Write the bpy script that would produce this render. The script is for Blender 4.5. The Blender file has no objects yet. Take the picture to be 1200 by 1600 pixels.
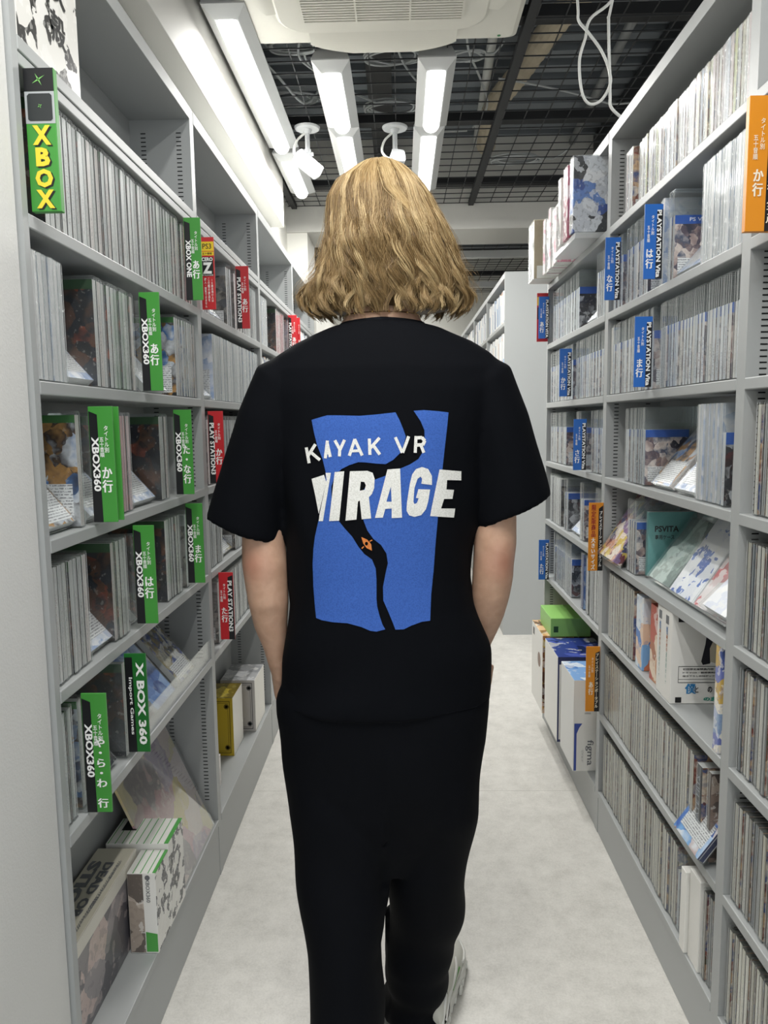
import bpy, bmesh, math, random
from mathutils import Vector, Matrix
from mathutils.bvhtree import BVHTree
from mathutils.geometry import tessellate_polygon
random.seed(7)
scene = bpy.context.scene
COL = scene.collection
# ------------------------------------------------------------------ camera, world, exposure
cam_d = bpy.data.cameras.new('camera'); cam = bpy.data.objects.new('camera', cam_d); COL.objects.link(cam)
PITCH, YAW, ROLL = .1190, .0244, .01328
cam_d.sensor_fit = 'HORIZONTAL'; cam_d.sensor_width = 36.0; cam_d.lens = 1176.5 / 1200 * 36
cam_d.clip_start = .02
cam.matrix_world = (Matrix.Translation((0, 0, 1.30)) @ Matrix.Rotation(YAW, 4, 'Z')
                    @ Matrix.Rotation(math.pi / 2 - PITCH, 4, 'X') @ Matrix.Rotation(-ROLL, 4, 'Z'))
scene.camera = cam
w = bpy.data.worlds.new('world'); scene.world = w; w.use_nodes = True
w.node_tree.nodes['Background'].inputs[0].default_value = (.93, .97, 1, 1)
w.node_tree.nodes['Background'].inputs[1].default_value = .95
scene.view_settings.view_transform = 'Standard'; scene.view_settings.look = 'None'
scene.view_settings.gamma = 1; scene.view_settings.use_curve_mapping = False
scene.view_settings.exposure = 0.52
scene.cycles.transparent_max_bounces = 24
LAMP, TUBE_W = 1.5, 7.9

# ------------------------------------------------------------------ helpers
def lin(c):
    return tuple((x / 12.92 if x <= .04045 else ((x + .055) / 1.055) ** 2.4) for x in c)
def rgb(h):
    return lin(tuple(int(h[i:i + 2], 16) / 255 for i in (0, 2, 4))) + (1,)
class NT:
    def __init__(s, name):
        s.m = bpy.data.materials.new(name); s.m.use_nodes = True; s.t = s.m.node_tree; s.n = s.t.nodes
        s.b = s.n['Principled BSDF']; s.out = s.n['Material Output']
    def add(s, typ, props=None, **ins):
        n = s.n.new(typ)
        for k, v in (props or {}).items(): setattr(n, k, v)
        for k, v in ins.items():
            k2 = int(k[1:]) if k[0] == '_' and k[1:].isdigit() else k.replace('_', ' ')
            s.set(n.inputs[k2], v)
        return n
    def set(s, sock, v):
        if hasattr(v, 'is_output'): s.t.links.new(v, sock)
        elif hasattr(v, 'outputs'): s.t.links.new(v.outputs[0], sock)
        else: sock.default_value = v
    def math(s, op, a, b=0.0, c=0.0):
        return s.add('ShaderNodeMath', {'operation': op}, _0=a, _1=b, _2=c).outputs[0]
    def mix(s, f, a, b):
        n = s.n.new('ShaderNodeMix'); n.data_type = 'RGBA'
        s.set(n.inputs[0], f); s.set(n.inputs[6], a); s.set(n.inputs[7], b)
        return n.outputs[2]
    def ramp(s, f, stops, const=False):
        n = s.n.new('ShaderNodeValToRGB'); r = n.color_ramp
        if const: r.interpolation = 'CONSTANT'
        while len(r.elements) < len(stops): r.elements.new(.5)
        for e, (p, c) in zip(r.elements, stops): e.position = p; e.color = c
        s.set(n.inputs[0], f); return n.outputs[0]
    def B(s, **k):
        for a, v in k.items(): s.set(s.b.inputs[a.replace('_', ' ')], v)
        return s.m
    def bump(s, h, strength=.3, dist=.001):
        s.set(s.b.inputs['Normal'], s.add('ShaderNodeBump', Height=h, Strength=strength, Distance=dist))
def M(name, hexc, rough=.5, metal=0.0, spec=.5, **k):
    n = NT(name); return n.B(Base_Color=rgb(hexc), Roughness=rough, Metallic=metal, Specular_IOR_Level=spec, **k)

def box(bm, x0, x1, y0, y1, z0, z1, mi=0, mf=None):
    v = [bm.verts.new((x, y, z)) for z in (z0, z1) for y in (y0, y1) for x in (x0, x1)]
    for key, f in (('b', (0, 2, 3, 1)), ('t', (4, 5, 7, 6)), ('f', (0, 1, 5, 4)), ('k', (2, 6, 7, 3)), ('l', (0, 4, 6, 2)), ('r', (1, 3, 7, 5))):
        fc = bm.faces.new([v[i] for i in f]); fc.material_index = (mf or {}).get(key, mi)
    return v
def quad(bm, pts, mi=0):
    f = bm.faces.new([bm.verts.new(p) for p in pts]); f.material_index = mi; return f
def loft(bm, rings, cap=True, mi=0, close=True):
    R = [[bm.verts.new(p) for p in r] for r in rings]; n = len(R[0])
    for a, b in zip(R, R[1:]):
        for i in range(n if close else n - 1):
            bm.faces.new((a[i], a[(i + 1) % n], b[(i + 1) % n], b[i])).material_index = mi
    if cap:
        bm.faces.new(list(reversed(R[0]))).material_index = mi; bm.faces.new(R[-1]).material_index = mi
    return R
def ell(cx, cy, z, rx, ry, n=32, p=2.0):
    o = []
    for i in range(n):
        t = 2 * math.pi * i / n; c, s = math.cos(t), math.sin(t)
        o.append((cx + rx * math.copysign(abs(c) ** (2 / p), c), cy + ry * math.copysign(abs(s) ** (2 / p), s), z))
    return o
def smooth_path(pts, k=6):
    P = [Vector(p) for p in pts]; out = []
    for i in range(len(P) - 1):
        p0 = P[max(i - 1, 0)]; p1 = P[i]; p2 = P[i + 1]; p3 = P[min(i + 2, len(P) - 1)]
        for j in range(k):
            t = j / k
            out.append(.5 * ((2 * p1) + (p2 - p0) * t + (2 * p0 - 5 * p1 + 4 * p2 - p3) * t * t + (3 * p1 - p0 - 3 * p2 + p3) * t ** 3))
    out.append(P[-1]); return out
def tube(bm, pts, r, n=8, k=6, mi=0, radii=None):
    P = smooth_path(pts, k) if k > 1 else [Vector(p) for p in pts]; rings = []
    ref = Vector((.31, .2, .93)).normalized()
    for i, p in enumerate(P):
        d = (P[min(i + 1, len(P) - 1)] - P[max(i - 1, 0)])
        d = d.normalized() if d.length else Vector((0, 0, 1))
        u = ref - d * ref.dot(d)
        u = u.normalized() if u.length > .05 else d.orthogonal().normalized()
        ref = u; v = d.cross(u)
        rr = r if radii is None else radii[min(int(round(i / max(len(P) - 1, 1) * (len(radii) - 1))), len(radii) - 1)]
        rings.append([p + u * rr * math.cos(2 * math.pi * j / n) + v * rr * math.sin(2 * math.pi * j / n) for j in range(n)])
    loft(bm, rings, True, mi)
def cyl(bm, a, b, r0, r1=None, n=20, mi=0):
    a, b = Vector(a), Vector(b); d = (b - a).normalized(); u = d.orthogonal().normalized(); v = d.cross(u); r1 = r0 if r1 is None else r1
    loft(bm, [[p + u * r * math.cos(2 * math.pi * j / n) + v * r * math.sin(2 * math.pi * j / n) for j in range(n)] for p, r in ((a, r0), (b, r1))], True, mi)
def obj(name, src, mats, parent=None, loc=(0, 0, 0), rot=(0, 0, 0), smooth=False, bevel=0.0, seg=2):
    if isinstance(src, bmesh.types.BMesh):
        bmesh.ops.recalc_face_normals(src, faces=src.faces[:])
        me = bpy.data.meshes.new(name); src.to_mesh(me); src.free()
    else: me = src
    o = bpy.data.objects.new(name, me); COL.objects.link(o)
    if not me.materials:
        for m in (mats if isinstance(mats, (list, tuple)) else [mats]): me.materials.append(m)
    if parent: o.parent = parent
    o.location = loc; o.rotation_euler = rot
    if smooth: me.polygons.foreach_set('use_smooth', [True] * len(me.polygons))
    if bevel:
        b = o.modifiers.new('bevel', 'BEVEL'); b.width = bevel; b.segments = seg; b.limit_method = 'ANGLE'; b.angle_limit = .6
    return o
def BM(): return bmesh.new()
def tag(o, label, cat, group=None):
    o['label'] = label; o['category'] = cat
    if group: o['group'] = group
    return o
def empty(name, loc=(0, 0, 0), rot=(0, 0, 0)):
    o = bpy.data.objects.new(name, None); COL.objects.link(o); o.location = loc; o.rotation_euler = rot; return o
def struct(name, bm, mats, **k):
    o = obj(name, bm, mats, **k); o['kind'] = 'structure'; return o
def copy_tree(o, parent=None):
    c = o.copy(); COL.objects.link(c)
    if parent: c.parent = parent
    for ch in list(o.children): copy_tree(ch, c)
    return c
# text: flat outlines of the built-in font, each string cached as points + faces with unit height 1 = font size
_tx = {}
def text_poly(s, bold=.02, res=2):
    if (s, bold) in _tx: return _tx[(s, bold)]
    cu = bpy.data.curves.new('text', 'FONT'); cu.body = s; cu.align_x = 'CENTER'; cu.align_y = 'CENTER'
    cu.size = 1; cu.offset = bold; cu.resolution_u = res; cu.space_line = 1.0
    o = bpy.data.objects.new('text', cu); COL.objects.link(o)
    bpy.context.view_layer.update()
    me = bpy.data.meshes.new_from_object(o.evaluated_get(bpy.context.evaluated_depsgraph_get()))
    V = [tuple(v.co) for v in me.vertices]; F = [tuple(p.vertices) for p in me.polygons]
    bpy.data.objects.remove(o); bpy.data.curves.remove(cu); bpy.data.meshes.remove(me)
    if V:
        cx = (min(v[0] for v in V) + max(v[0] for v in V)) / 2; cy = (min(v[1] for v in V) + max(v[1] for v in V)) / 2
        V = [(v[0] - cx, v[1] - cy, 0) for v in V]
    _tx[(s, bold)] = (V, F); return V, F
def put_text(bm, s, x, z, size=None, rot=0, y=-.0006, mi=0, bold=.02, fit=None, mat=None):
    """text in the XZ plane facing -Y; rot in quarter turns clockwise; fit=(width,height) after turning"""
    if bold > .02 and any(ord(c) > 255 for c in s):          # heavy Japanese lettering: the same outlines laid down three times, a hair apart
        for d in (-1, 0, 1): put_text(bm, s, x + d * .03 * (fit[0] if fit else size or 1), z, size, rot, y - .00004 * d, mi, .01, fit, mat)
        return
    V, F = text_poly(s, bold)
    if not V: return
    pts = [(v[0], v[1]) for v in V]
    for _ in range(rot): pts = [(b, -a) for a, b in pts]
    W = max(p[0] for p in pts) - min(p[0] for p in pts); H = max(p[1] for p in pts) - min(p[1] for p in pts)
    sx = sz = size or 1
    if fit: sx, sz = fit[0] / W, fit[1] / H
    vs = []
    for a, b in pts:
        p = Vector((x + a * sx, y, z + b * sz))
        vs.append(bm.verts.new(mat @ p if mat else p))
    for f in F:
        try: bm.faces.new([vs[i] for i in f]).material_index = mi
        except ValueError: pass
def vert(s): return '\n'.join(s.replace('ー', '｜'))

# ------------------------------------------------------------------ materials
n = NT('shelf_steel'); nz = n.add('ShaderNodeTexNoise', Scale=60.0)
n.bump(nz, .05, .0004); STEEL = n.B(Base_Color=rgb('A6A9A9'), Roughness=.42, Specular_IOR_Level=.55)
SLOT = M('slot_dark', '1A1B1C', .9, spec=.1)
n = NT('wallpaper'); tc = n.add('ShaderNodeTexCoord'); nz = n.add('ShaderNodeTexNoise', Vector=tc.outputs['Object'], Scale=260.0, Detail=3.0)
n.bump(nz, .3, .0015); WALLP = n.B(Base_Color=rgb('D9D9D6'), Roughness=.85)
WHITEP = M('white_paint', 'E6E5DE', .55)
BEAMP = M('beam_paint', 'C8C7C2', .6)
n = NT('floor_vinyl'); tc = n.add('ShaderNodeTexCoord')
a = n.add('ShaderNodeTexNoise', Vector=tc.outputs['Object'], Scale=13.0, Detail=9.0, Roughness=.78)
b2 = n.add('ShaderNodeTexNoise', Vector=tc.outputs['Object'], Scale=190.0, Detail=4.0, Roughness=.7)
f = n.math('ADD', n.math('MULTIPLY', a.outputs[0], .65), n.math('MULTIPLY', b2.outputs[0], .35))
c = n.ramp(f, [(.36, rgb('BDBBB5')), (.47, rgb('CCCAC4')), (.56, rgb('D6D4CE')), (.68, rgb('E0DED9'))])
sp = n.add('ShaderNodeSeparateXYZ', _0=tc.outputs['Object'])
seam = n.math('LESS_THAN', n.math('ABSOLUTE', n.math('SUBTRACT', sp.outputs[1], 2.535)), .0016)
c = n.mix(n.math('MULTIPLY', seam, .35), c, rgb('77746C'))
FLOOR = n.B(Base_Color=c, Roughness=.38, Specular_IOR_Level=.4)
DECK = M('deck_grey', '7C8287', .7)
BLACKM = M('black_grid', '15171A', .6)
WIREM = M('wire_dark', '232528', .5)
CABLEM = M('cable_grey', 'B9BDBE', .5)
CABLEW = M('cable_white', 'E9EAE6', .45)
DUCTM = M('duct_beige', 'B8AD97', .7)
PLASTW = M('plastic_offwhite', 'DFDDD3', .4)
PLASTD = M('plastic_dark', '2A2A2A', .5)
FIXW = M('fixture_white', 'C2C4C4', .35)
n = NT('lamp_diffuser'); DIFFUSER = n.B(Base_Color=(.9, .9, .9, 1), Emission_Color=(1, .985, .96, 1), Emission_Strength=LAMP)
def clear_mat(name, haze, rough=.08, crinkle=0.0, gloss=.05):
    n = NT(name)
    n.B(Base_Color=(.95, .96, .96, 1), Metallic=1.0, Roughness=rough)
    if crinkle:
        tc = n.add('ShaderNodeTexCoord'); oi = n.add('ShaderNodeObjectInfo')
        nz = n.add('ShaderNodeTexNoise', {'noise_dimensions': '4D'}, Vector=tc.outputs['Object'], W=n.math('MULTIPLY', oi.outputs['Random'], 40.0), Scale=45.0, Detail=2.0, Distortion=1.5)
        n.bump(nz, crinkle, .008)
    tr = n.add('ShaderNodeBsdfTransparent', Color=(.975, .985, .985, 1))
    lw = n.add('ShaderNodeLayerWeight', Blend=.12)
    f = n.math('ADD', gloss, n.math('MULTIPLY', lw.outputs['Fresnel'], .6))
    mx = n.add('ShaderNodeMixShader', _0=f, _1=tr, _2=n.b)
    df = n.add('ShaderNodeBsdfDiffuse', Color=(.86, .88, .88, 1))
    n.set(n.out.inputs[0], n.add('ShaderNodeMixShader', _0=haze, _1=mx, _2=df)); return n.m
SHELL = clear_mat('clear_shell', .035)
RIDGE = clear_mat('clear_ridge', .5, gloss=.15)
WRAP = clear_mat('clear_wrap', .05, crinkle=.9, rough=.15, gloss=.045)
ACRYL = clear_mat('acrylic', .03, rough=.05)

def spine_mat(name, pal, mark=.5, lo=.12, hi=.9, hh=.19, header=None, side=None, tw=.007):
    """printed spine: per-object colour, a column of small text-like marks, paler/darker edges"""
    n = NT(name); tc = n.add('ShaderNodeTexCoord'); oi = n.add('ShaderNodeObjectInfo')
    sp = n.add('ShaderNodeSeparateXYZ', _0=tc.outputs['Object']); y, z = sp.outputs[1], sp.outputs[2]
    base = n.ramp(oi.outputs['Random'], [(i / len(pal), rgb(c)) for i, c in enumerate(pal)], True)
    nz = n.add('ShaderNodeTexNoise', {'noise_dimensions': '4D'}, Vector=tc.outputs['Object'], W=n.math('MULTIPLY', oi.outputs['Random'], 90.0), Scale=420.0, Detail=1.0)
    mk = n.math('GREATER_THAN', nz.outputs[0], .55)
    inx = n.math('LESS_THAN', n.math('ABSOLUTE', y), tw / 2)
    inz = n.math('MULTIPLY', n.math('GREATER_THAN', z, hh * lo), n.math('LESS_THAN', z, n.math('MULTIPLY', n.math('ADD', n.math('MULTIPLY', n.math('FRACT', n.math('MULTIPLY', oi.outputs['Random'], 17.3)), .45), .45), hh * hi)))
    m = n.math('MULTIPLY', n.math('MULTIPLY', n.math('MULTIPLY', mk, inx), inz), mark)
    tcx = n.ramp(n.math('FRACT', n.math('MULTIPLY', oi.outputs['Random'], 7.7)), [(0, rgb('2B2D33')), (.4, rgb('7A2E36')), (.6, rgb('2F4A86')), (.8, rgb('6B6B6B'))], True)
    c = n.mix(m, base, tcx)
    if side:
        c = n.mix(n.math('GREATER_THAN', n.math('ABSOLUTE', y), side[1]), c, rgb(side[0]))
    if header:
        c = n.mix(n.math('GREATER_THAN', z, hh - header[1]), c, rgb(header[0]))
    return n.B(Base_Color=c, Roughness=.35)
def cover_mat(name, pal, hh, dd, header=None, textbox=None, scale=26.0, paper='E4E5E6'):
    """printed front: colour-blocked artwork, a header strip, a white box with lines of small print"""
    n = NT(name); tc = n.add('ShaderNodeTexCoord'); oi = n.add('ShaderNodeObjectInfo')
    sp = n.add('ShaderNodeSeparateXYZ', _0=tc.outputs['Object']); x, z = sp.outputs[0], sp.outputs[2]
    seed = n.math('MULTIPLY', oi.outputs['Random'], 50.0)
    nz = n.add('ShaderNodeTexNoise', {'noise_dimensions': '4D'}, Vector=tc.outputs['Object'], W=seed, Scale=scale, Detail=3.0)
    wv = n.add('ShaderNodeVectorMath', {'operation': 'MULTIPLY_ADD'}, _0=nz.outputs['Color'], _1=(1.1 / scale,) * 3, _2=tc.outputs['Object'])
    vo = n.add('ShaderNodeTexVoronoi', {'voronoi_dimensions': '4D'}, Vector=wv, W=seed, Scale=scale * 1.3)
    sv = n.add('ShaderNodeSeparateXYZ', _0=vo.outputs['Color'])
    c = n.ramp(n.math('ADD', n.math('MULTIPLY', sv.outputs[0], .75), n.math('MULTIPLY', n.math('SUBTRACT', nz.outputs[0], .4), .9)), [(.10 + .8 * i / max(len(pal) - 1, 1), rgb(k)) for i, k in enumerate(pal)])
    n2 = n.add('ShaderNodeTexNoise', {'noise_dimensions': '4D'}, Vector=tc.outputs['Object'], W=n.math('ADD', seed, 9.0), Scale=scale * 4, Detail=2.0)
    c = n.mix(n.math('MULTIPLY', n.math('GREATER_THAN', n2.outputs[0], .64), .22), c, rgb('D0CEC8'))
    if textbox:
        z0, z1 = textbox
        inb = n.math('MULTIPLY', n.math('GREATER_THAN', z, z0), n.math('LESS_THAN', z, z1))
        inb = n.math('MULTIPLY', inb, n.math('LESS_THAN', n.math('ABSOLUTE', n.math('ADD', x, dd * .52)), dd * .42))
        ln = n.math('GREATER_THAN', n.math('FRACT', n.math('MULTIPLY', z, 190.0)), .55)
        n3 = n.add('ShaderNodeTexNoise', Vector=tc.outputs['Object'], Scale=300.0)
        ln = n.math('MULTIPLY', ln, n.math('GREATER_THAN', n3.outputs[0], .47))
        c = n.mix(inb, c, n.mix(n.math('MULTIPLY', ln, .75), rgb(paper), rgb('50545C')))
    if header: c = n.mix(n.math('GREATER_THAN', z, hh - header[1]), c, rgb(header[0]))
    return n.B(Base_Color=c, Roughness=.35)
def art_mat(name, pal, scale=14.0, blotch='EFEDE8', bf=.5, detail=5.0, thr=.6):
    """printed illustration: warped flat colour patches with finer detail on top"""
    n = NT(name); tc = n.add('ShaderNodeTexCoord')
    nz = n.add('ShaderNodeTexNoise', Vector=tc.outputs['Object'], Scale=scale * 1.3, Detail=3.0)
    wv = n.add('ShaderNodeVectorMath', {'operation': 'MULTIPLY_ADD'}, _0=nz.outputs['Color'], _1=(.09 * 10 / scale,) * 3, _2=tc.outputs['Object'])
    vo = n.add('ShaderNodeTexVoronoi', Vector=wv, Scale=scale * 1.6)
    sp = n.add('ShaderNodeSeparateXYZ', _0=vo.outputs['Color'])
    c = n.ramp(sp.outputs[0], [(i / len(pal), rgb(k)) for i, k in enumerate(pal)], True)
    n2 = n.add('ShaderNodeTexNoise', Vector=tc.outputs['Object'], Scale=scale * 2.6, Detail=3.0, Distortion=.4)
    c = n.mix(n.math('MULTIPLY', n.math('GREATER_THAN', n2.outputs[0], thr - .02), bf), c, rgb(blotch))
    n3 = n.add('ShaderNodeTexNoise', Vector=tc.outputs['Object'], Scale=scale * 7, Detail=2.0)
    c = n.mix(n.math('MULTIPLY', n.math('GREATER_THAN', n3.outputs[0], .58), .3), c, rgb(pal[0]))
    return n.B(Base_Color=c, Roughness=.32)
PAPER = M('paper_white', 'E9E8E3', .5)
INK = M('ink_black', '16171A', .5)
INKW = M('ink_white', 'F4F4F2', .5)
INKG = M('ink_grey', '6C6E72', .5)
TORSO = [(1.4816, -0.0286, 0.0639, 1.435, 0.07), (1.4718, -0.0288, 0.1031, 1.432, 0.082), (1.46, -0.032, 0.1298, 1.43, 0.09), (1.4434, -0.0323, 0.1656, 1.428, 0.098), (1.4222, -0.0334, 0.1982, 1.425, 0.106), (1.3961, -0.0331, 0.2224, 1.42, 0.112), (1.3584, -0.0325, 0.2291, 1.42, 0.118), (1.2992, -0.0331, 0.2111, 1.42, 0.122), (1.2273, -0.0364, 0.1954, 1.42, 0.122), (1.1425, -0.0399, 0.1847, 1.42, 0.12), (1.0687, -0.0433, 0.1785, 1.42, 0.116), (1.0065, -0.0442, 0.1758, 1.42, 0.113), (0.9563, -0.0406, 0.1759, 1.42, 0.113), (0.9056, -0.0357, 0.1871, 1.42, 0.117), (0.8674, -0.0319, 0.197, 1.42, 0.121), (0.8225, -0.0344, 0.2033, 1.42, 0.124), (0.7902, -0.0373, 0.2101, 1.42, 0.126), (0.7669, -0.0395, 0.2112, 1.42, 0.126)]
PELVIS = [(0.816, -0.0407, 0.191, 1.42, 0.112), (0.7708, -0.0426, 0.208, 1.42, 0.12), (0.7382, -0.0437, 0.2067, 1.42, 0.122), (0.6858, -0.0425, 0.2006, 1.42, 0.122), (0.6196, -0.0446, 0.1941, 1.42, 0.116), (0.5526, -0.0473, 0.1893, 1.42, 0.104), (0.485, -0.0495, 0.1763, 1.42, 0.085), (0.4235, -0.0541, 0.1578, 1.42, 0.055)]
LEFT_LEG = [(0.6198, -0.1355, 0.0941, 1.42, 0.1), (0.5446, -0.1336, 0.0992, 1.41, 0.1), (0.4622, -0.1277, 0.0918, 1.39, 0.096), (0.381, -0.1208, 0.0843, 1.37, 0.092), (0.3363, -0.1197, 0.0786, 1.357, 0.09), (0.2981, -0.1215, 0.0713, 1.345, 0.088), (0.2521, -0.1197, 0.0705, 1.335, 0.087), (0.2024, -0.1154, 0.072, 1.322, 0.087), (0.1589, -0.1129, 0.0728, 1.31, 0.088), (0.1142, -0.1119, 0.0738, 1.3, 0.09)]
RIGHT_LEG = [(0.6193, 0.0547, 0.0885, 1.42, 0.098), (0.5337, 0.0547, 0.0859, 1.43, 0.098), (0.426, 0.0477, 0.0818, 1.45, 0.094), (0.3109, 0.0399, 0.0785, 1.475, 0.09), (0.2424, 0.0352, 0.0776, 1.49, 0.088), (0.1788, 0.0271, 0.0767, 1.5, 0.086), (0.1397, 0.0204, 0.0701, 1.508, 0.085), (0.0788, 0.0208, 0.0645, 1.518, 0.085), (0.0244, 0.0149, 0.0638, 1.528, 0.087), (-0.0204, 0.0133, 0.0543, 1.535, 0.088)]
LEFT_ARM = [(1.3256, -0.2272, 0.0391, 1.42, 0.05), (1.2061, -0.2542, 0.0394, 1.415, 0.046), (1.1338, -0.2623, 0.0414, 1.41, 0.042), (1.0732, -0.2631, 0.0412, 1.405, 0.042), (1.0372, -0.2615, 0.043, 1.4, 0.043), (1.0063, -0.2594, 0.0418, 1.4, 0.042), (0.9628, -0.2568, 0.0386, 1.4, 0.039), (0.9099, -0.2553, 0.0316, 1.41, 0.033), (0.8688, -0.2495, 0.0244, 1.42, 0.027), (0.8268, -0.2467, 0.0189, 1.43, 0.022), (0.7906, -0.2431, 0.0153, 1.44, 0.019)]
RIGHT_ARM = [(1.3203, 0.1629, 0.0398, 1.42, 0.05), (1.2011, 0.1753, 0.0383, 1.415, 0.046), (1.1292, 0.175, 0.0396, 1.41, 0.042), (1.0995, 0.1739, 0.0401, 1.405, 0.042), (1.0699, 0.1734, 0.0401, 1.4, 0.042), (1.0333, 0.1705, 0.0384, 1.4, 0.042), (1.0089, 0.1694, 0.0386, 1.4, 0.041), (0.9708, 0.1657, 0.0367, 1.405, 0.038), (0.9295, 0.1618, 0.0325, 1.42, 0.033), (0.9001, 0.1567, 0.0299, 1.435, 0.028), (0.8621, 0.1482, 0.0259, 1.455, 0.023), (0.8163, 0.14, 0.0225, 1.475, 0.019)]
HAIR = [(1.778, -0.0515, -0.015), (1.7734, -0.0669, -0.001), (1.7645, -0.0824, 0.0154), (1.7387, -0.1159, 0.0399), (1.7092, -0.1308, 0.0597), (1.6841, -0.1313, 0.0702), (1.6576, -0.1307, 0.0843), (1.6185, -0.1375, 0.0972), (1.5722, -0.1482, 0.1126), (1.5467, -0.1681, 0.1197), (1.5269, -0.1782, 0.1257), (1.4999, -0.1704, 0.1209), (1.487, -0.1514, 0.1041)]
BLUE_A = [(-0.1541, 1.3052), (-0.1443, 1.3081), (-0.1272, 1.3126), (-0.105, 1.3123), (-0.0711, 1.311), (-0.0398, 1.3132), (-0.0098, 1.3162), (-0.0034, 1.3037), (0.0029, 1.2881), (0.0075, 1.2745), (0.0026, 1.2569), (-0.0027, 1.2465), (-0.0147, 1.2349), (-0.0279, 1.2277), (-0.0436, 1.2287), (-0.062, 1.231), (-0.0751, 1.2317), (-0.0909, 1.2266), (-0.1042, 1.2202), (-0.1163, 1.2085), (-0.1225, 1.1901), (-0.1229, 1.1742), (-0.1202, 1.1529), (-0.1113, 1.1301), (-0.101, 1.1166), (-0.088, 1.1017), (-0.0776, 1.0841), (-0.0672, 1.0706), (-0.054, 1.061), (-0.0476, 1.0447), (-0.0465, 1.0256), (-0.047, 0.9902), (-0.0459, 0.9764), (-0.0421, 0.9599), (-0.0369, 0.9433), (-0.0322, 0.935), (-0.0479, 0.931), (-0.0587, 0.9324), (-0.0747, 0.9395), (-0.0989, 0.9465), (-0.1258, 0.9487), (-0.1447, 0.9524), (-0.1546, 0.9566), (-0.1562, 0.9773), (-0.1581, 1.0129), (-0.1584, 1.0538), (-0.1564, 1.0808), (-0.1532, 1.1024), (-0.1473, 1.1265), (-0.1416, 1.1451), (-0.1356, 1.1743), (-0.1323, 1.2034), (-0.132, 1.2166), (-0.1368, 1.2377), (-0.1454, 1.2613), (-0.1502, 1.2822)]
BLUE_B = [(0.0214, 1.3183), (0.0383, 1.3194), (0.0642, 1.317), (0.0808, 1.3147), (0.0784, 1.2897), (0.0744, 1.256), (0.0703, 1.2194), (0.0676, 1.1958), (0.0635, 1.1589), (0.0613, 1.127), (0.0579, 1.0923), (0.0537, 1.0384), (0.0494, 0.9976), (0.0473, 0.9502), (0.033, 0.9484), (0.0142, 0.9416), (0.0007, 0.9348), (-0.0142, 0.9343), (-0.0194, 0.9487), (-0.0259, 0.9653), (-0.035, 0.9873), (-0.0352, 1.0119), (-0.0303, 1.0364), (-0.0261, 1.054), (-0.0286, 1.0716), (-0.0377, 1.0865), (-0.0508, 1.0973), (-0.0612, 1.1122), (-0.0676, 1.1297), (-0.0712, 1.1497), (-0.0736, 1.1657), (-0.0694, 1.1789), (-0.0626, 1.1894), (-0.0466, 1.2011), (-0.0255, 1.2087), (-0.0044, 1.219), (0.0141, 1.2267), (0.0286, 1.2357), (0.0352, 1.246), (0.04, 1.2668), (0.0394, 1.285), (0.033, 1.3006)]
KAYAK = [
    [(-0.167, 1.2577), (-0.1627, 1.2304), (-0.1575, 1.2313), (-0.1618, 1.2586)],
    [(-0.1507, 1.2649), (-0.1633, 1.2459), (-0.1589, 1.2431), (-0.1463, 1.262)],
    [(-0.1585, 1.2477), (-0.143, 1.2342), (-0.1395, 1.2381), (-0.155, 1.2517)],
    [(-0.1302, 1.2698), (-0.1346, 1.2393), (-0.1294, 1.2386), (-0.125, 1.2691)],
    [(-0.1308, 1.2658), (-0.1259, 1.2406), (-0.1207, 1.2417), (-0.1257, 1.2669)],
    [(-0.1311, 1.2452), (-0.1237, 1.2459), (-0.1241, 1.2506), (-0.1315, 1.2499)],
    [(-0.1171, 1.2686), (-0.1085, 1.2523), (-0.1039, 1.2547), (-0.1125, 1.271)],
    [(-0.1003, 1.2715), (-0.1086, 1.2546), (-0.1038, 1.2524), (-0.0956, 1.2693)],
    [(-0.109, 1.2571), (-0.1101, 1.2422), (-0.1049, 1.2418), (-0.1038, 1.2567)],
    [(-0.0826, 1.2723), (-0.0929, 1.2437), (-0.0879, 1.242), (-0.0777, 1.2706)],
    [(-0.0831, 1.2704), (-0.0705, 1.242), (-0.0657, 1.2442), (-0.0783, 1.2725)],
    [(-0.0865, 1.2486), (-0.0715, 1.2492), (-0.0717, 1.2539), (-0.0866, 1.2533)],
    [(-0.0579, 1.2719), (-0.0573, 1.2439), (-0.052, 1.2441), (-0.0527, 1.272)],
    [(-0.0397, 1.2748), (-0.0562, 1.2567), (-0.0523, 1.2532), (-0.0358, 1.2713)],
    [(-0.0506, 1.2586), (-0.0398, 1.2428), (-0.0354, 1.2458), (-0.0462, 1.2616)],
    [(-0.0129, 1.2727), (-0.0012, 1.2459), (0.0036, 1.248), (-0.0082, 1.2747)],
    [(0.01, 1.2759), (-0.0007, 1.2479), (0.0042, 1.246), (0.0149, 1.274)],
    [(0.0224, 1.2755), (0.0208, 1.2468), (0.026, 1.2465), (0.0276, 1.2752)],
    [(0.0245, 1.2694), (0.0355, 1.2697), (0.0353, 1.2754), (0.0243, 1.2751)],
    [(0.0327, 1.271), (0.0378, 1.265), (0.0422, 1.2687), (0.037, 1.2747)],
    [(0.0374, 1.2686), (0.0337, 1.2608), (0.0389, 1.2583), (0.0426, 1.2661)],
    [(0.0367, 1.2632), (0.0247, 1.2626), (0.025, 1.2569), (0.037, 1.2575)],
    [(0.0308, 1.2587), (0.0359, 1.2456), (0.0408, 1.2475), (0.0356, 1.2606)],
]
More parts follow.
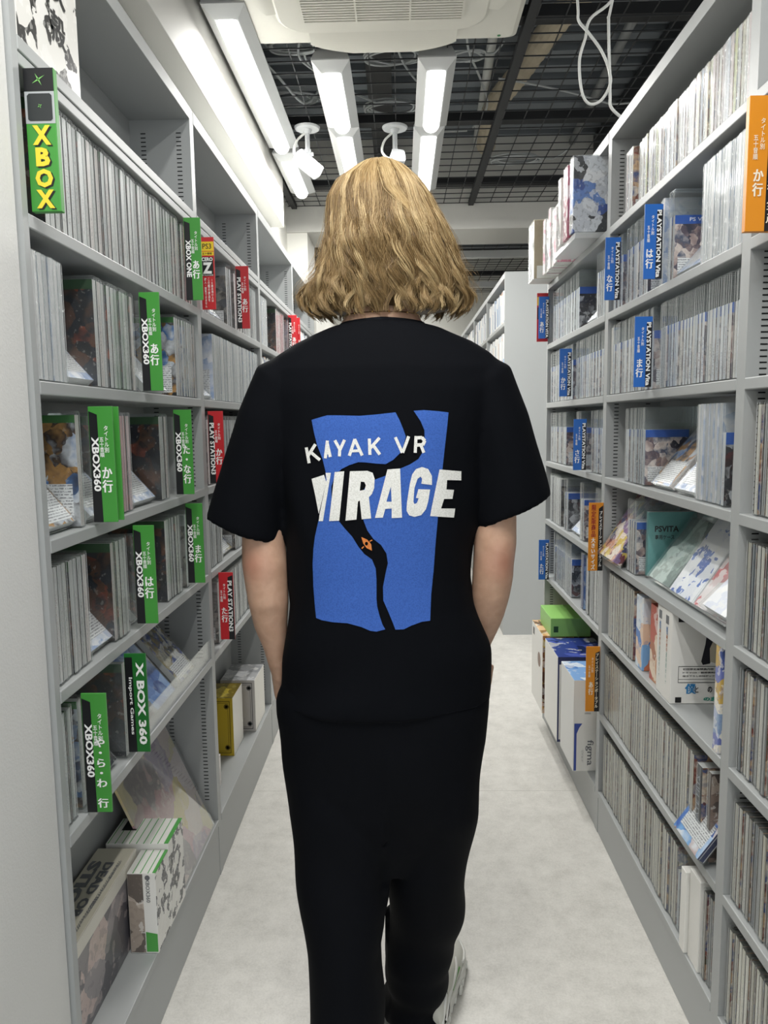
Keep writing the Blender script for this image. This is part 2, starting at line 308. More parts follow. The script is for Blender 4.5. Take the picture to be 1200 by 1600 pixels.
MIRAGE = [
    ([(-0.1566, 1.2037), (-0.1348, 1.2105), (-0.1313, 1.1981), (-0.1421, 1.1558), (-0.1456, 1.1425), (-0.1514, 1.1771)], []),
    ([(-0.132, 1.2139), (-0.1228, 1.2138), (-0.1385, 1.1296), (-0.1459, 1.1297), (-0.144, 1.1425), (-0.1305, 1.2021)], []),
    ([(-0.1162, 1.2151), (-0.0996, 1.2162), (-0.11, 1.1301), (-0.1278, 1.1295)], []),
    ([(-0.0898, 1.2161), (-0.0596, 1.2165), (-0.0504, 1.213), (-0.0471, 1.2024), (-0.0482, 1.1866), (-0.0523, 1.1761), (-0.0576, 1.1708), (-0.0542, 1.1335), (-0.0707, 1.1321), (-0.0736, 1.1651), (-0.0768, 1.1631), (-0.08, 1.1317), (-0.0991, 1.13)], [[(-0.0712, 1.1979), (-0.0651, 1.1973), (-0.0626, 1.1915), (-0.0648, 1.1836), (-0.0733, 1.1821)]]),
    ([(-0.0248, 1.2185), (-0.003, 1.2198), (-0.0005, 1.1343), (-0.0185, 1.1337), (-0.0183, 1.1505), (-0.0294, 1.1498), (-0.0338, 1.1347), (-0.0476, 1.1343)], [[(-0.0192, 1.1889), (-0.0182, 1.1624), (-0.0274, 1.1625)]]),
    ([(0.0519, 1.1907), (0.0519, 1.2065), (0.0455, 1.2184), (0.035, 1.222), (0.0245, 1.2187), (0.0179, 1.2096), (0.0138, 1.1938), (0.0082, 1.1595), (0.0075, 1.1462), (0.012, 1.1382), (0.0212, 1.1354), (0.0331, 1.1385), (0.0411, 1.1485), (0.0451, 1.1617), (0.0487, 1.1829), (0.0282, 1.1836), (0.0241, 1.1686), (0.0288, 1.1677), (0.0253, 1.1593), (0.0214, 1.158), (0.0196, 1.162), (0.0216, 1.1858), (0.027, 1.2016), (0.0323, 1.2055), (0.0349, 1.2015), (0.0335, 1.1931)], []),
    ([(0.0651, 1.2174), (0.1025, 1.2138), (0.1025, 1.1981), (0.0781, 1.1989), (0.0768, 1.1826), (0.0899, 1.1819), (0.0872, 1.1661), (0.0728, 1.1662), (0.0674, 1.1496), (0.0919, 1.1493), (0.0898, 1.1334), (0.0484, 1.1365), (0.0516, 1.1537)], []),
]
EYE = [([(-0.072, 1.101), (-0.0615, 1.0961), (-0.0549, 1.088), (-0.0538, 1.0766), (-0.063, 1.0813), (-0.0688, 1.0894)], [[(-0.0602, 1.0891), (-0.0611, 1.0866), (-0.0632, 1.0856), (-0.0653, 1.0867), (-0.0661, 1.0891), (-0.0652, 1.0916), (-0.0631, 1.0926), (-0.0611, 1.0916)]]),
    ([(-0.0571, 1.0923), (-0.0525, 1.0946), (-0.0534, 1.0963), (-0.0579, 1.0939)], []),
    ([(-0.0709, 1.0799), (-0.0672, 1.0834), (-0.0684, 1.0847), (-0.0722, 1.0813)], []),
]
SLEEVE_L = [(-0.1766, 1.42, 1.3981, 0.0435, 0.075, (-0.33, 0, -0.94)), (-0.2156, 1.42, 1.3728, 0.0604, 0.082, (-0.33, 0, -0.94)), (-0.2405, 1.42, 1.3043, 0.0664, 0.084, (-0.33, 0, -0.94)), (-0.2615, 1.42, 1.2337, 0.07, 0.081, (-0.33, 0, -0.94)), (-0.2814, 1.42, 1.1671, 0.0737, 0.078, (-0.33, 0, -0.94)), (-0.2996, 1.42, 1.0996, 0.0779, 0.076, (-0.33, 0, -0.94))]
SLEEVE_R = [(0.1136, 1.42, 1.3939, 0.0435, 0.075, (0.4, 0, -0.91)), (0.148, 1.42, 1.3688, 0.0604, 0.082, (0.4, 0, -0.91)), (0.1708, 1.42, 1.2941, 0.0664, 0.084, (0.4, 0, -0.91)), (0.1866, 1.42, 1.2307, 0.07, 0.081, (0.4, 0, -0.91)), (0.1995, 1.42, 1.1739, 0.0737, 0.078, (0.4, 0, -0.91)), (0.2076, 1.42, 1.1307, 0.0767, 0.076, (0.4, 0, -0.91))]
# ------------------------------------------------------------------ room
XL, XR, DEP = -.538, .607, .157
bm = BM(); box(bm, -2.2, 3.4, -2.5, 8.4, -.05, 0); struct('floor', bm, FLOOR)
bm = BM(); box(bm, -2.2, -.715, 1.106, 8.4, 0, 3.1); struct('wall_left', bm, WHITEP)
bm = BM(); box(bm, -2.2, -.545, -2.5, 1.105, 0, 3.1); struct('wall_left_column', bm, WALLP, bevel=.004)
bm = BM(); box(bm, -2.2, 3.4, 8.4, 8.5, 0, 3.1); struct('wall_back', bm, WHITEP)
bm = BM(); box(bm, 3.4, 3.5, -2.5, 8.5, 0, 3.1); struct('wall_right', bm, WHITEP)
bm = BM(); box(bm, -.715, -.64, .9, 4.33, 2.38, 3.05); struct('beam_left', bm, BEAMP, bevel=.003)
bm = BM(); box(bm, -1.3, -.585, 4.95, 5.35, 0, 3.05); struct('column_far', bm, WHITEP)
bm = BM(); box(bm, -2.2, 3.4, 4.93, 5.36, 2.50, 3.05); struct('beam_far', bm, BEAMP, bevel=.004)
bm = BM(); box(bm, -2.2, 3.4, -2.5, 8.5, 3.1, 3.2)
y = 1.6
while y < 8.4:
    box(bm, -2.2, 3.4, y, y + .075, 3.05, 3.1); y += .15
struct('ceiling', bm, DECK)
# ceiling grid: heavy bars and a net of wires
ZG = 2.64
bm = BM()
for x in (-.66, .45, 1.55): box(bm, x - .016, x + .016, -.5, 8.3, ZG, ZG + .03)
for y in (.9, 1.86, 2.80, 3.69, 4.63, 5.55, 6.5, 7.4): box(bm, -.7, 3.3, y - .03, y + .03, ZG + .032, ZG + .07)
struct('ceiling_grid', bm, BLACKM)
bm = BM()
y = 2.915
while y < 8.3:
    box(bm, -.7, 2.6, y - .002, y + .002, ZG + .012, ZG + .016); y += .1
x = -.69
while x < 2.6:
    if not (-.5 < x < .43): box(bm, x - .002, x + .002, 1.7, 8.3, ZG + .016, ZG + .02)
    else: box(bm, x - .002, x + .002, 2.88, 8.3, ZG + .016, ZG + .02)
    x += .097
y = 1.75
while y < 2.9:
    box(bm, .46, 2.6, y - .002, y + .002, ZG + .012, ZG + .016); y += .1
struct('ceiling_wire_net', bm, WIREM)
for i, (y, l) in enumerate(((6.0, 'nearer'), (7.3, 'farther'))):
    bm = BM(); box(bm, -.6, 2.4, y, y + .06, 2.55, 2.6); struct('ceiling_rail', bm, FIXW)

# ------------------------------------------------------------------ ceiling light fittings
def light_fitting(x, y0, y1, z, label):
    root = empty('ceiling_light', (x, y0, z + .075)); tag(root, label, 'ceiling light', 'white batten ceiling lights')
    L = y1 - y0; hw = .071; bm = BM()
    # sloping white reflector: wide lip on top, narrowing down to the lamp bar
    loft(bm, [[(-hw, 0, -.055), (hw, 0, -.055), (hw, L, -.055), (-hw, L, -.055)],
              [(-hw, 0, -.05), (hw, 0, -.05), (hw, L, -.05), (-hw, L, -.05)],
              [(-.05, .02, 0), (.05, .02, 0), (.05, L - .02, 0), (-.05, L - .02, 0)]])
    bm.faces.ensure_lookup_table()
    loft(bm, [[(-hw, 0, -.055), (hw, 0, -.055), (hw, L, -.055), (-hw, L, -.055)],
              [(-.039, .05, -.078), (.039, .05, -.078), (.039, L - .05, -.078), (-.039, L - .05, -.078)]])
    obj('reflector', bm, FIXW, root)
    bm = BM(); n = 12; rings = []
    for yy, s in ((.05, .6), (.056, .92), (.07, 1), (L - .07, 1), (L - .056, .92), (L - .05, .6)):
        rings.append([(.036 * s * math.cos(math.pi * i / n), yy, -.077 - .032 * s * math.sin(math.pi * i / n)) for i in range(n + 1)])
    loft(bm, rings, True); obj('diffuser', bm, DIFFUSER, root, smooth=True)
    li = bpy.data.lights.new('tube_light', 'AREA'); li.shape = 'RECTANGLE'; li.size = .055; li.size_y = L - .14; li.energy = TUBE_W * L; li.color = (1, .985, .95)
    lo = bpy.data.objects.new('tube_light', li); COL.objects.link(lo); lo.parent = root; lo.location = (0, L / 2, -.112)   # the fitting's own tube, just under its diffuser
    bm = BM()
    for yy in (L * .2, L * .8): box(bm, -.012, .012, yy, yy + .03, 0, .04)
    obj('hanger_bracket', bm, FIXW, root)
    return root
ZL = 2.6
light_fitting(-.552, 2.54, 3.80, ZL, 'long white batten light along the left wall beam, lit')
light_fitting(-.552, 3.88, 4.52, ZL, 'short white batten light by the left wall, behind the hanging camera')
light_fitting(-.247, 2.93, 3.565, ZL, 'short batten light left of the centre of the aisle, its near half')
light_fitting(-.247, 3.57, 4.5, ZL, 'batten light in line behind the short one, above the left of the head')
light_fitting(.145, 2.93, 3.575, ZL, 'short batten light right of the head, below the air conditioner')
light_fitting(.140, 3.58, 4.5, ZL, 'batten light in line behind the short one, above the right of the head')
light_fitting(-.247, -.1, 1.15, ZL, 'unseen batten light added over the aisle behind the viewer, left')  # unseen pair added behind the viewer to light the aisle
light_fitting(.145, -.1, 1.15, ZL, 'unseen batten light added over the aisle behind the viewer, right')
light_fitting(-.1, 5.6, 6.8, ZL, 'unseen batten light added over the far aisle beyond the white beam, nearer one')  # unseen pair, hidden by the head, added to light the far end
light_fitting(-.1, 7.0, 8.2, ZL, 'unseen batten light added over the far aisle beyond the white beam, farther one')
light_fitting(1.5, .8, 2.05, ZL, 'unseen batten light added over the next aisle to the right, nearer one')  # pair added out of view as extra light from the next aisle
light_fitting(1.5, 2.6, 3.85, ZL, 'unseen batten light added over the next aisle to the right, farther one')

# ------------------------------------------------------------------ air conditioner cassette
ac = empty('air_conditioner', (-.048, 2.37, 2.64)); tag(ac, 'off-white square ceiling air conditioner cassette with a slatted grille', 'air conditioner')
def rrect(h, r, z, n=6, hy=None):
    hy = hy or h; o = []
    for cx, cy, a0 in ((h - r, hy - r, 0), (-h + r, hy - r, 90), (-h + r, -hy + r, 180), (h - r, -hy + r, 270)):
        for i in range(n + 1):
            a = math.radians(a0 + 90 * i / n); o.append((cx + r * math.cos(a), cy + r * math.sin(a), z))
    return o
bm = BM(); loft(bm, [rrect(.45, .03, .16), rrect(.45, .03, .0)]); obj('casing', bm, PLASTD, ac)
bm = BM(); loft(bm, [rrect(.455, .022, .012), rrect(.462, .025, .008), rrect(.462, .025, -.004), rrect(.445, .03, -.014), rrect(.36, .12, -.022)])
obj('panel', bm, PLASTW, ac, smooth=False, bevel=.002)
bm = BM(); loft(bm, [rrect(.345, .10, -.02), rrect(.345, .10, -.03), rrect(.335, .095, -.036), rrect(.285, .06, -.036)]); obj('inner_frame', bm, PLASTW, ac)
bm = BM(); loft(bm, [rrect(.262, .012, -.0362), rrect(.262, .012, -.0368)]); obj('grille_backing', bm, M('grille_shadow', '8E8C84', .8), ac)
bm = BM()
for i in range(34):
    y = -.25 + i * .0152; box(bm, -.26, .26, y, y + .0075, -.044, -.037)
for x in (-.26, -.087, .087, .255): box(bm, x, x + .006, -.255, .26, -.0445, -.0365)
obj('grille', bm, PLASTW, ac)
for k in range(4):
    bm = BM(); rows = []
    for i in range(12):
        t = i / 11; yy = .335 + (.140 if k == 0 else .085) * t; zz = -.026 - (.018 if k == 0 else .010) * math.sin(math.pi * min(1, .15 + .6 * t))
        hw = (.25 if k == 0 else .22) - .14 * max(0, (t - .45) / .55) ** 1.3
        rows.append([(-hw, yy, zz), (hw, yy, zz), (hw, yy, zz + .006), (-hw, yy, zz + .006)])
    loft(bm, rows); obj('louver_flap', bm, PLASTW, ac, rot=(0, 0, math.pi / 2 * k), smooth=False)
bm = BM(); cyl(bm, (.40, .425, -.013), (.40, .425, -.0165), .006, n=12)
obj('badge', bm, M('badge_green', '2E8B4A', .4), ac)
# ------------------------------------------------------------------ hanging cameras
CAMW = M('camera_casing', 'C6C9CB', .4)
def cctv(x, y, label, turn, tilt):
    r = empty('security_camera', (x, y, ZG + .012)); tag(r, label, 'camera', 'white security cameras')
    bm = BM(); cyl(bm, (0, 0, -.002), (0, 0, -.012), .06, .055, 28); cyl(bm, (0, 0, -.012), (0, 0, -.03), .022, .015, 20); obj('ceiling_plate', bm, CAMW, r, smooth=False, bevel=.002)
    bm = BM(); cyl(bm, (0, 0, -.03), (0, 0, -.125), .011, .011, 16); cyl(bm, (0, 0, -.10), (0, 0, -.14), .015, .013, 16); cyl(bm, (.012, 0, -.12), (.026, 0, -.12), .01, .008, 12); obj('stem', bm, CAMW, r, bevel=.001)
    bm = BM()
    loft(bm, [[(x2 * s, -.065 + yy, z2 * s) for x2, _, z2 in [(p[0], 0, p[1]) for p in [(a, b) for a, b, _ in rrect(.031, .014, 0)]]] for yy, s in ((0, .9), (.004, 1), (.125, .97), (.13, .9))])
    bd = obj('camera_body', bm, CAMW, r, loc=(0, 0, -.165), rot=(tilt, 0, turn))
    bm = BM(); cyl(bm, (0, .066, 0), (0, .0665, 0), .019, n=20); cyl(bm, (0, .0665, 0), (0, .067, 0), .012, n=20); obj('lens', bm, M('lens_black', '0C0D10', .15), bd)
    bm = BM(); tube(bm, [(0, 0, -.02), (-.045, -.01, -.06), (-.06, -.02, -.11), (-.04, -.05, -.15), (-.015, -.06, -.16)], .0055); obj('cable', bm, CABLEW, r, smooth=True)
cctv(-.419, 3.64, 'white security camera hanging left of the head, aimed to the right', -.95, -.5)
cctv(-.016, 3.66, 'white security camera hanging just above the top of the head', .3, -.35)

# ------------------------------------------------------------------ things above the ceiling net
def coil(x, y, z, r, turns, label, mat=CABLEM, sq=.6):
    bm = BM(); pts = []
    for i in range(turns * 14 + 1):
        a = i / 14 * 2 * math.pi
        rr = r * (1 + .12 * math.sin(a * .37 + x * 9)); pts.append((rr * math.cos(a), rr * sq * math.sin(a), .006 * math.sin(a * 1.7) + .004 * i / 14))
    pts.append((r * 1.7, r * .5, .03)); pts.append((r * 2.2, -r * .3, .05))
    tube(bm, pts, .0048, 6, 2); tag(obj('cable_coil', bm, mat, loc=(x, y, z), smooth=True), label, 'cable', 'cable coils above the ceiling net')
coil(-.42, 3.22, 2.80, .10, 5, 'grey cable coil above the net beside the near end of the left wall light')
coil(-.50, 3.62, 2.76, .12, 4, 'grey cable coil above the net behind the left hanging camera')
coil(-.02, 3.42, 2.84, .11, 4, 'grey cable coil above the net between the two centre lights, nearer one')
coil(-.03, 3.85, 2.80, .12, 4, 'grey cable coil above the net between the two centre lights, farther one')
coil(.66, 4.45, 2.745, .13, 5, 'cable coil above the net right of the lights, near the white beam', sq=.45)
coil(.30, 3.45, 2.85, .07, 3, 'small cable coil above the net just right of the centre right light')
coil(.78, 2.75, 2.80, .14, 6, 'white cable coil above the net by the hanging white cable', CABLEW)
for i, (x0, y0, x1, y1, lab) in enumerate(((-.45, 2.95, -.30, 3.5, 'beside the near left light'), (-.5, 3.15, -.15, 3.75, 'crossing behind the left light'), (.0, 3.0, .12, 3.9, 'between the centre lights'),
                                    (.3, 3.0, .42, 4.2, 'right of the centre right light'), (.5, 3.7, 1.2, 4.0, 'running across on the right'), (-.4, 4.2, .4, 4.35, 'near the white beam'))):
    bm = BM(); tube(bm, [(x0 + (x1 - x0) * t + .05 * math.sin(7 * t + i), y0 + (y1 - y0) * t + .04 * math.cos(5 * t + i), 2.80 + .014 * i + .02 * math.sin(6 * t)) for t in [k / 6 for k in range(7)]], .005, 6, 5)
    tag(obj('loose_cable', bm, CABLEM, smooth=True), 'thin grey cable above the ceiling net ' + lab, 'cable')
for pts, lab in (([(-.6, 3.0, 2.76), (-.5, 3.3, 2.73), (-.42, 3.55, 2.72), (-.35, 3.6, 2.8)], 'loose grey cable slanting over the net by the left wall light'),
                 ([(-.30, 3.3, 2.80), (-.34, 3.6, 2.78), (-.2, 3.95, 2.77), (.1, 3.9, 2.79), (.1, 3.5, 2.83)], 'loose grey cable crossing above the centre left light'),
                 ([(.5, 2.35, 2.72), (.75, 2.5, 2.70), (1.0, 2.45, 2.75), (1.3, 2.6, 2.72)], 'thick white cable lying across the net above the right bookcase')):
    bm = BM(); tube(bm, pts, .006, 6, 8); tag(obj('loose_cable', bm, CABLEM, smooth=True), lab, 'cable')
bm = BM(); P = smooth_path([(.5, 4.55, 2.86), (.5, 4.2, 2.93), (.58, 3.85, 2.95), (.66, 3.4, 2.95), (.76, 3.0, 2.96), (.80, 2.4, 2.97)], 14); rings = []
tube(bm, P, .055, 16, 1, radii=[.055 if i % 2 else .051 for i in range(len(P))])
tag(obj('flexible_duct', bm, DUCTM, smooth=False), 'beige flexible air duct running above the ceiling net on the right', 'duct')
for x, m, lab in ((.36, 'C7C9C6', 'pale straight pipe above the ceiling net'), (.95, '8C8F90', 'grey straight pipe above the net over the right bookcase')):
    bm = BM(); tube(bm, [(x, 2.0, 3.0), (x + .12, 4.9, 3.0)], .022, 12, 1); tag(obj('ceiling_pipe', bm, M('pipe_' + m, m, .5), smooth=True), lab, 'pipe')
for x in (-.15, 1.2):
    bm = BM(); box(bm, x, x + .12, 1.9, 4.9, 2.93, 3.03); tag(obj('cable_tray', bm, WIREM), 'dark cable tray above the net ' + ('over the aisle centre' if x < 0 else 'over the right bookcase'), 'cable tray')
wc = empty('hanging_cable', (0, 2.3, 0)); tag(wc, 'white cable hanging in a loop from the ceiling net over the right bookcase', 'cable')
for pts in ([(.64, .03, 2.66), (.615, 0, 2.49), (.548, 0, 2.428), (.535, 0, 2.378), (.519, 0, 2.315), (.528, 0, 2.232), (.553, .01, 2.203), (.587, .01, 2.214), (.608, 0, 2.253), (.602, -.01, 2.294), (.597, -.01, 2.418), (.603, 0, 2.445), (.65, .02, 2.66)],
            [(.50, .03, 2.66), (.512, 0, 2.465), (.515, 0, 2.424), (.54, -.01, 2.387), (.579, -.01, 2.336), (.604, -.005, 2.281), (.608, 0, 2.221), (.616, 0, 2.183), (.68, 0, 2.135), (.72, 0, 2.122)]):
    bm = BM(); tube(bm, pts, .0042, 8, 6); obj('strand', bm, CABLEW, wc, smooth=True)

# ------------------------------------------------------------------ bookcases
PT = .017
def bookcase(side, y0, y1, levels, base, top, label, slots=True, dbl=None, depth=DEP):
    """open steel bookcase; local x=0 is the front plane, +x is towards the aisle for the left side (mirrored on the right)"""
    s = 1 if side == 'L' else -1; X = XL if side == 'L' else XR
    r = empty('bookcase', (X, (y0 + y1) / 2, 0)); tag(r, label, 'bookcase', 'grey steel bookcases')
    h = (y1 - y0) / 2
    def bx(bm, a, b, c, d, e, f, mi=0): box(bm, min(s * a, s * b), max(s * a, s * b), c, d, e, f, mi)
    for e in (-1, 1):
        bm = BM(); ya, yb = (-h, -h + PT) if e < 0 else (h - PT, h)
        bx(bm, -depth, 0, ya, yb, 0, top)
        yi = yb + .0004 if e < 0 else ya - .0004
        if slots:
            for cx in (-.03, -depth + .035):
                z = base + .06
                while z < top - .06:
                    a, b2 = s * (cx - .0065), s * (cx + .0065); quad(bm, [(a, yi, z), (b2, yi, z), (b2, yi, z + .0026), (a, yi, z + .0026)], 1); z += .0105
        obj('side_panel', bm, [STEEL, SLOT], r)
    bm = BM(); bx(bm, -depth - .008, -depth, -h, h, 0, top); obj('back_panel', bm, STEEL, r)
    bm = BM(); bx(bm, -depth, .001, -h + PT, h - PT, top - .032, top); bx(bm, -depth, 0, -h, -h + PT, top, top + .002); obj('top_panel', bm, STEEL, r, bevel=.0015)
    bm = BM(); bx(bm, -depth, .001, -h + PT, h - PT, base - .02, base); bx(bm, -.012, -.001, -h + PT, h - PT, 0, base - .02); obj('plinth', bm, STEEL, r, bevel=.0015)
    for z in levels:
        bm = BM(); bx(bm, -depth, .001, -h + PT, h - PT, z - .021, z)
        if dbl and abs(z - dbl) < .01: bx(bm, -depth, 0, -h + PT, h - PT, z - .04, z - .0225)
        obj('shelf', bm, STEEL, r, bevel=.0018)
    return r
LV = [.648, .888, 1.127, 1.368, 1.608, 1.852]
RV = [.392, .649, .884, 1.128, 1.369, 1.608, 1.848]
LB = [(1.107, 2.0515), (2.0515, 2.945), (2.945, 3.865), (3.865, 4.80)]
nm = ['nearest', 'second', 'third', 'fourth']
for (a, b), t in zip(LB, nm):
    bookcase('L', a, b, LV, .17, 2.113, t + ' grey steel bookcase along the left wall of the aisle', dbl=1.852)
RB = [(.47, 1.378), (1.378, 2.281), (2.281, 3.20)]
for (a, b), lab in zip(RB, ('grey steel bookcase cut off by the right edge of the picture', 'grey steel bookcase on the right beside the person, full of spines', 'grey steel bookcase at the far end of the right row, with boxes sticking out')):
    bookcase('R', a, b, RV if a != 2.281 else RV[1:], .137, 2.12, lab)
# far bookcase beyond the cross aisle, with a plain end panel
FB = [(4.49, 5.42), (5.42, 6.36), (6.36, 7.3), (7.3, 8.25)]
for i, (a, b) in enumerate(FB):
    r = bookcase('R', a, b, [.39, .65, .885, 1.128, 1.37, 1.62, 1.87], .137, 2.15, ['far grey bookcase with a plain end panel beyond the cross aisle', 'far bookcase right behind the one with the plain end panel', 'far right bookcase, third beyond the cross aisle', 'far right bookcase, last beyond the cross aisle'][i], slots=False, depth=.30)
# ------------------------------------------------------------------ game cases
GREY = ['DADBD9', 'E9E9E7', 'CFD0CE', 'DDD6D3', 'C6C9C7', 'E2E3E2', 'BFC2C1', 'D9DCD5']
KINDS = {}
def kind(key, t, h, d, it, ih, idp, spine, cover, shell=SHELL, edge='D2D3D1', lift=.003, ridge=True):
    bm = BM(); box(bm, -d, 0, -t / 2, t / 2, 0, h)
    bmesh.ops.bevel(bm, geom=bm.edges[:], offset=.0014, segments=2, affect='EDGES')
    if ridge:
        for yy in (-t * .28, t * .28):
            quad(bm, [(.0004, yy - .0007, .004), (.0004, yy + .0007, .004), (.0004, yy + .0007, h - .004), (.0004, yy - .0007, h - .004)], 1)
    bmesh.ops.recalc_face_normals(bm, faces=bm.faces[:])
    ms = bpy.data.meshes.new('game_case'); bm.to_mesh(ms); bm.free(); ms.materials.append(shell); ms.materials.append(RIDGE)
    bm = BM(); box(bm, -idp - .003, -.0025, -it / 2, it / 2, lift, lift + ih, 2, {'r': 0, 'f': 1, 'k': 1})
    mi = bpy.data.meshes.new('game_box'); bm.to_mesh(mi); bm.free()
    for m in (spine, cover, M(key + '_edge', edge, .5)): mi.materials.append(m)
    KINDS[key] = dict(key=key, t=t, h=h, d=d, shell=ms, inner=mi)
CV_X = cover_mat('cover_dark_action', ['0E1014', '1A1F2A', '222326', '5A3A26', '101217', '8A4226'], .19, .13, ('2A4F2B', .016))
CV_XB = cover_mat('cover_back_collage', ['1B2B4A', '3E6FA8', 'C9CDD2', '2B1B16', 'B88A4A', '101217'], .19, .13, ('2F7030', .012), (.01, .075))
CV_P3 = cover_mat('cover_grey_frame', ['1A1B1E', '4A4B4E', '8A8580', '26221E', 'A09A90'], .178, .13, ('9A9C9E', .02), (.012, .05))
CV_V = cover_mat('cover_blue_header', ['22233A', '5A4A56', 'A58F8A', 'D9CDC6', '3E4A66', '8A6A5E'], .14, .105, ('1F57B0', .016), (.012, .05), 34)
CV_V2 = cover_mat('cover_blue_header_dark', ['0E1016', '2A2C36', 'B9BCC2', '121318', '5A1F26'], .14, .105, ('1F57B0', .02), None, 30)
CV_S = cover_mat('cover_white_print', ['D9DCE2', 'B7C3D8', 'E9E9EC', '8FA6CC', 'E4E4E4'], .19, .13, None, (.02, .09))
CV_M = cover_mat('cover_mixed_art', ['6A2E3A', 'D8B48A', '2F4A86', 'E6D9C6', '8A3B2E', '3B5A3A'], .17, .11, None, (.012, .04), 30)
kind('silver', .0188, .198, .14, .0150, .188, .132, spine_mat('spine_silver', GREY, .45), CV_X)
kind('silver_back', .0188, .198, .14, .0150, .188, .132, spine_mat('spine_silver_b', GREY, .45), CV_XB)
kind('wrapped', .0178, .194, .138, .0150, .19, .132, spine_mat('spine_wrapped', ['E6E7E8', 'D9DBDC', 'F0F0F0', 'CFD2D4'], .12), CV_S, WRAP)
kind('pinkish', .0185, .198, .14, .015, .188, .132, spine_mat('spine_pinkish', ['E6D3D3', 'D9B0B0', 'E9E4E2', 'DADADA', 'C98A92'], .6), CV_X)
kind('steelcase', .0185, .198, .14, .015, .182, .132, spine_mat('spine_steel', ['D6D8D9', 'E6E7E8', 'C3C6C9', 'B4B6B8', 'EDEDED'], .5), CV_P3)
kind('vita', .0172, .2, .14, .0132, .14, .108, spine_mat('spine_vita', ['CDD2D6', 'DDE0E3', 'BFC5CA', 'D8D6D2', 'AEB6BD'], .75, .1, .85, .14), CV_V)
kind('vita_dark', .0172, .2, .14, .0132, .14, .108, spine_mat('spine_vita_b', ['CDD2D6', 'DDE0E3', 'BFC5CA', 'AEB6BD'], .6, .1, .85, .14), CV_V2)
kind('tallwrap', .0142, .2, .14, .0125, .196, .132, spine_mat('spine_tallwrap', ['D6D8DA', 'C9CBCD', 'E0E0E0', 'BFC2C5'], .06), CV_S, WRAP)
kind('umd', .0142, .178, .112, .0125, .174, .106, spine_mat('spine_umd', ['CBC9C4', 'C0C0C6', 'D0D0CC', 'C4C0AC', 'CBBDBD', 'CECED2', 'C8CC9C', 'C6C6C6', 'B6BCC8'], .5, .08, .8, .17), CV_M, WRAP, 'EDEDEB')
kind('ivory', .0164, .2, .14, .0146, .19, .13, spine_mat('spine_ivory', ['EFEBDC', 'E6E2D4', 'F3F0E6', 'DDD9CE', 'ECE8D8', 'D0CDC0'], .3, .1, .9, .19, side=('4B4C48', .0052)), CV_M, SHELL, '55564F')
kind('ivory_dark', .0172, .2, .14, .0150, .19, .13, spine_mat('spine_ivory_dark', ['D6D3C8', '8A8D8C', 'C9C4B2', '5B6670', 'DAD8D0', '9A958C'], .35, .1, .9, .19, side=('33352F', .0056)), CV_M, SHELL, '3B3C38')
PAINT = {}
def family(k):
    for p, r in (('wrapped', ('wrapped_game', 'wrapped game')), ('tallwrap', ('wrapped_game', 'wrapped game')), ('vita', ('handheld_game_case', 'handheld game case')), ('umd', ('wrapped_disc_case', 'disc case')),
                 ('ivory', ('portable_game_case', 'portable game case')), ('pack', ('game_package', 'game package'))):
        if k.startswith(p): return r
    return 'game_case', 'game case'
def case(k, M4, label, group=None, near=True):
    K = KINDS[k]; name, cat = family(k); o = bpy.data.objects.new(name, K['shell'] if near else K['inner']); COL.objects.link(o)
    o.matrix_world = M4
    tag(o, label, cat, group)
    if near:
        c = bpy.data.objects.new('game_box', K['inner']); COL.objects.link(c); c.parent = o
    return o
def place(side, y, z, setb=.007, tilt=0.0, turn=0.0):
    X = (XL - setb) if side == 'L' else (XR + setb)
    R = Matrix.Rotation(math.pi if side == 'R' else 0, 4, 'Z') @ Matrix.Rotation(turn, 4, 'Z') @ Matrix.Rotation(tilt, 4, 'X')
    return Matrix.Translation((X, y, z)) @ R
EPS = .0006
FARBM = BM()
def stuff_row(side, y0, y1, z, t, setb):
    s = -1 if side == 'L' else 1; X = XL if side == 'L' else XR; y = y0
    while y + t < y1:
        a = X + s * (setb + random.random() * .006); b = X + s * .14
        box(FARBM, min(a, b), max(a, b), y, y + t * .93, z + EPS, z + random.choice((.178, .19, .195, .2))); y += t
def row(side, y0, y1, z, k, label, group=None, near=True, setb=.007, jit=.004, pitch=None, lean=.006):
    if not near: return stuff_row(side, y0, y1, z, pitch or .02, setb)
    t = pitch or KINDS[k]['t'] + .0006; nn = int((y1 - y0) / t + .3); out = []
    t = (y1 - y0) / nn if abs((y1 - y0) / nn - t) < .004 and (y1 - y0) / nn >= KINDS[k]['t'] else t
    for i in range(nn):
        out.append(case(k, place(side, y0 + (i + .5) * t, z + EPS, setb + random.random() * jit, 0, random.uniform(-lean, lean)), label, group or label, near))
    return out
def face_out(side, yc, z, k, label, ang=42, setb=.012, near=True, group=None, off=0.0):
    """a case shown by its front, bottom edge on the shelf lip, leaning on the back panel"""
    K = KINDS[k]; a = math.radians(min(ang, 44))
    while K['h'] * math.sin(a) + K['t'] * math.cos(a) + setb > .154: a -= .01
    s = 1 if side == 'L' else -1
    X = (XL - setb) if side == 'L' else (XR + setb)
    R = Matrix.Rotation(-s * a, 4, 'Y') @ Matrix.Rotation(s * math.pi / 2, 4, 'Z')
    T = Matrix.Translation((X - s * K['t'] * .5, yc + s * K['d'] / 2, z + EPS + K['t'] / 2 * math.sin(a) + off))
    return case(k, T @ R, label, group, near)
ZA, ZB, ZC, ZD, ZE, ZF, ZGB = 1.852, 1.608, 1.368, 1.127, .888, .648, .17
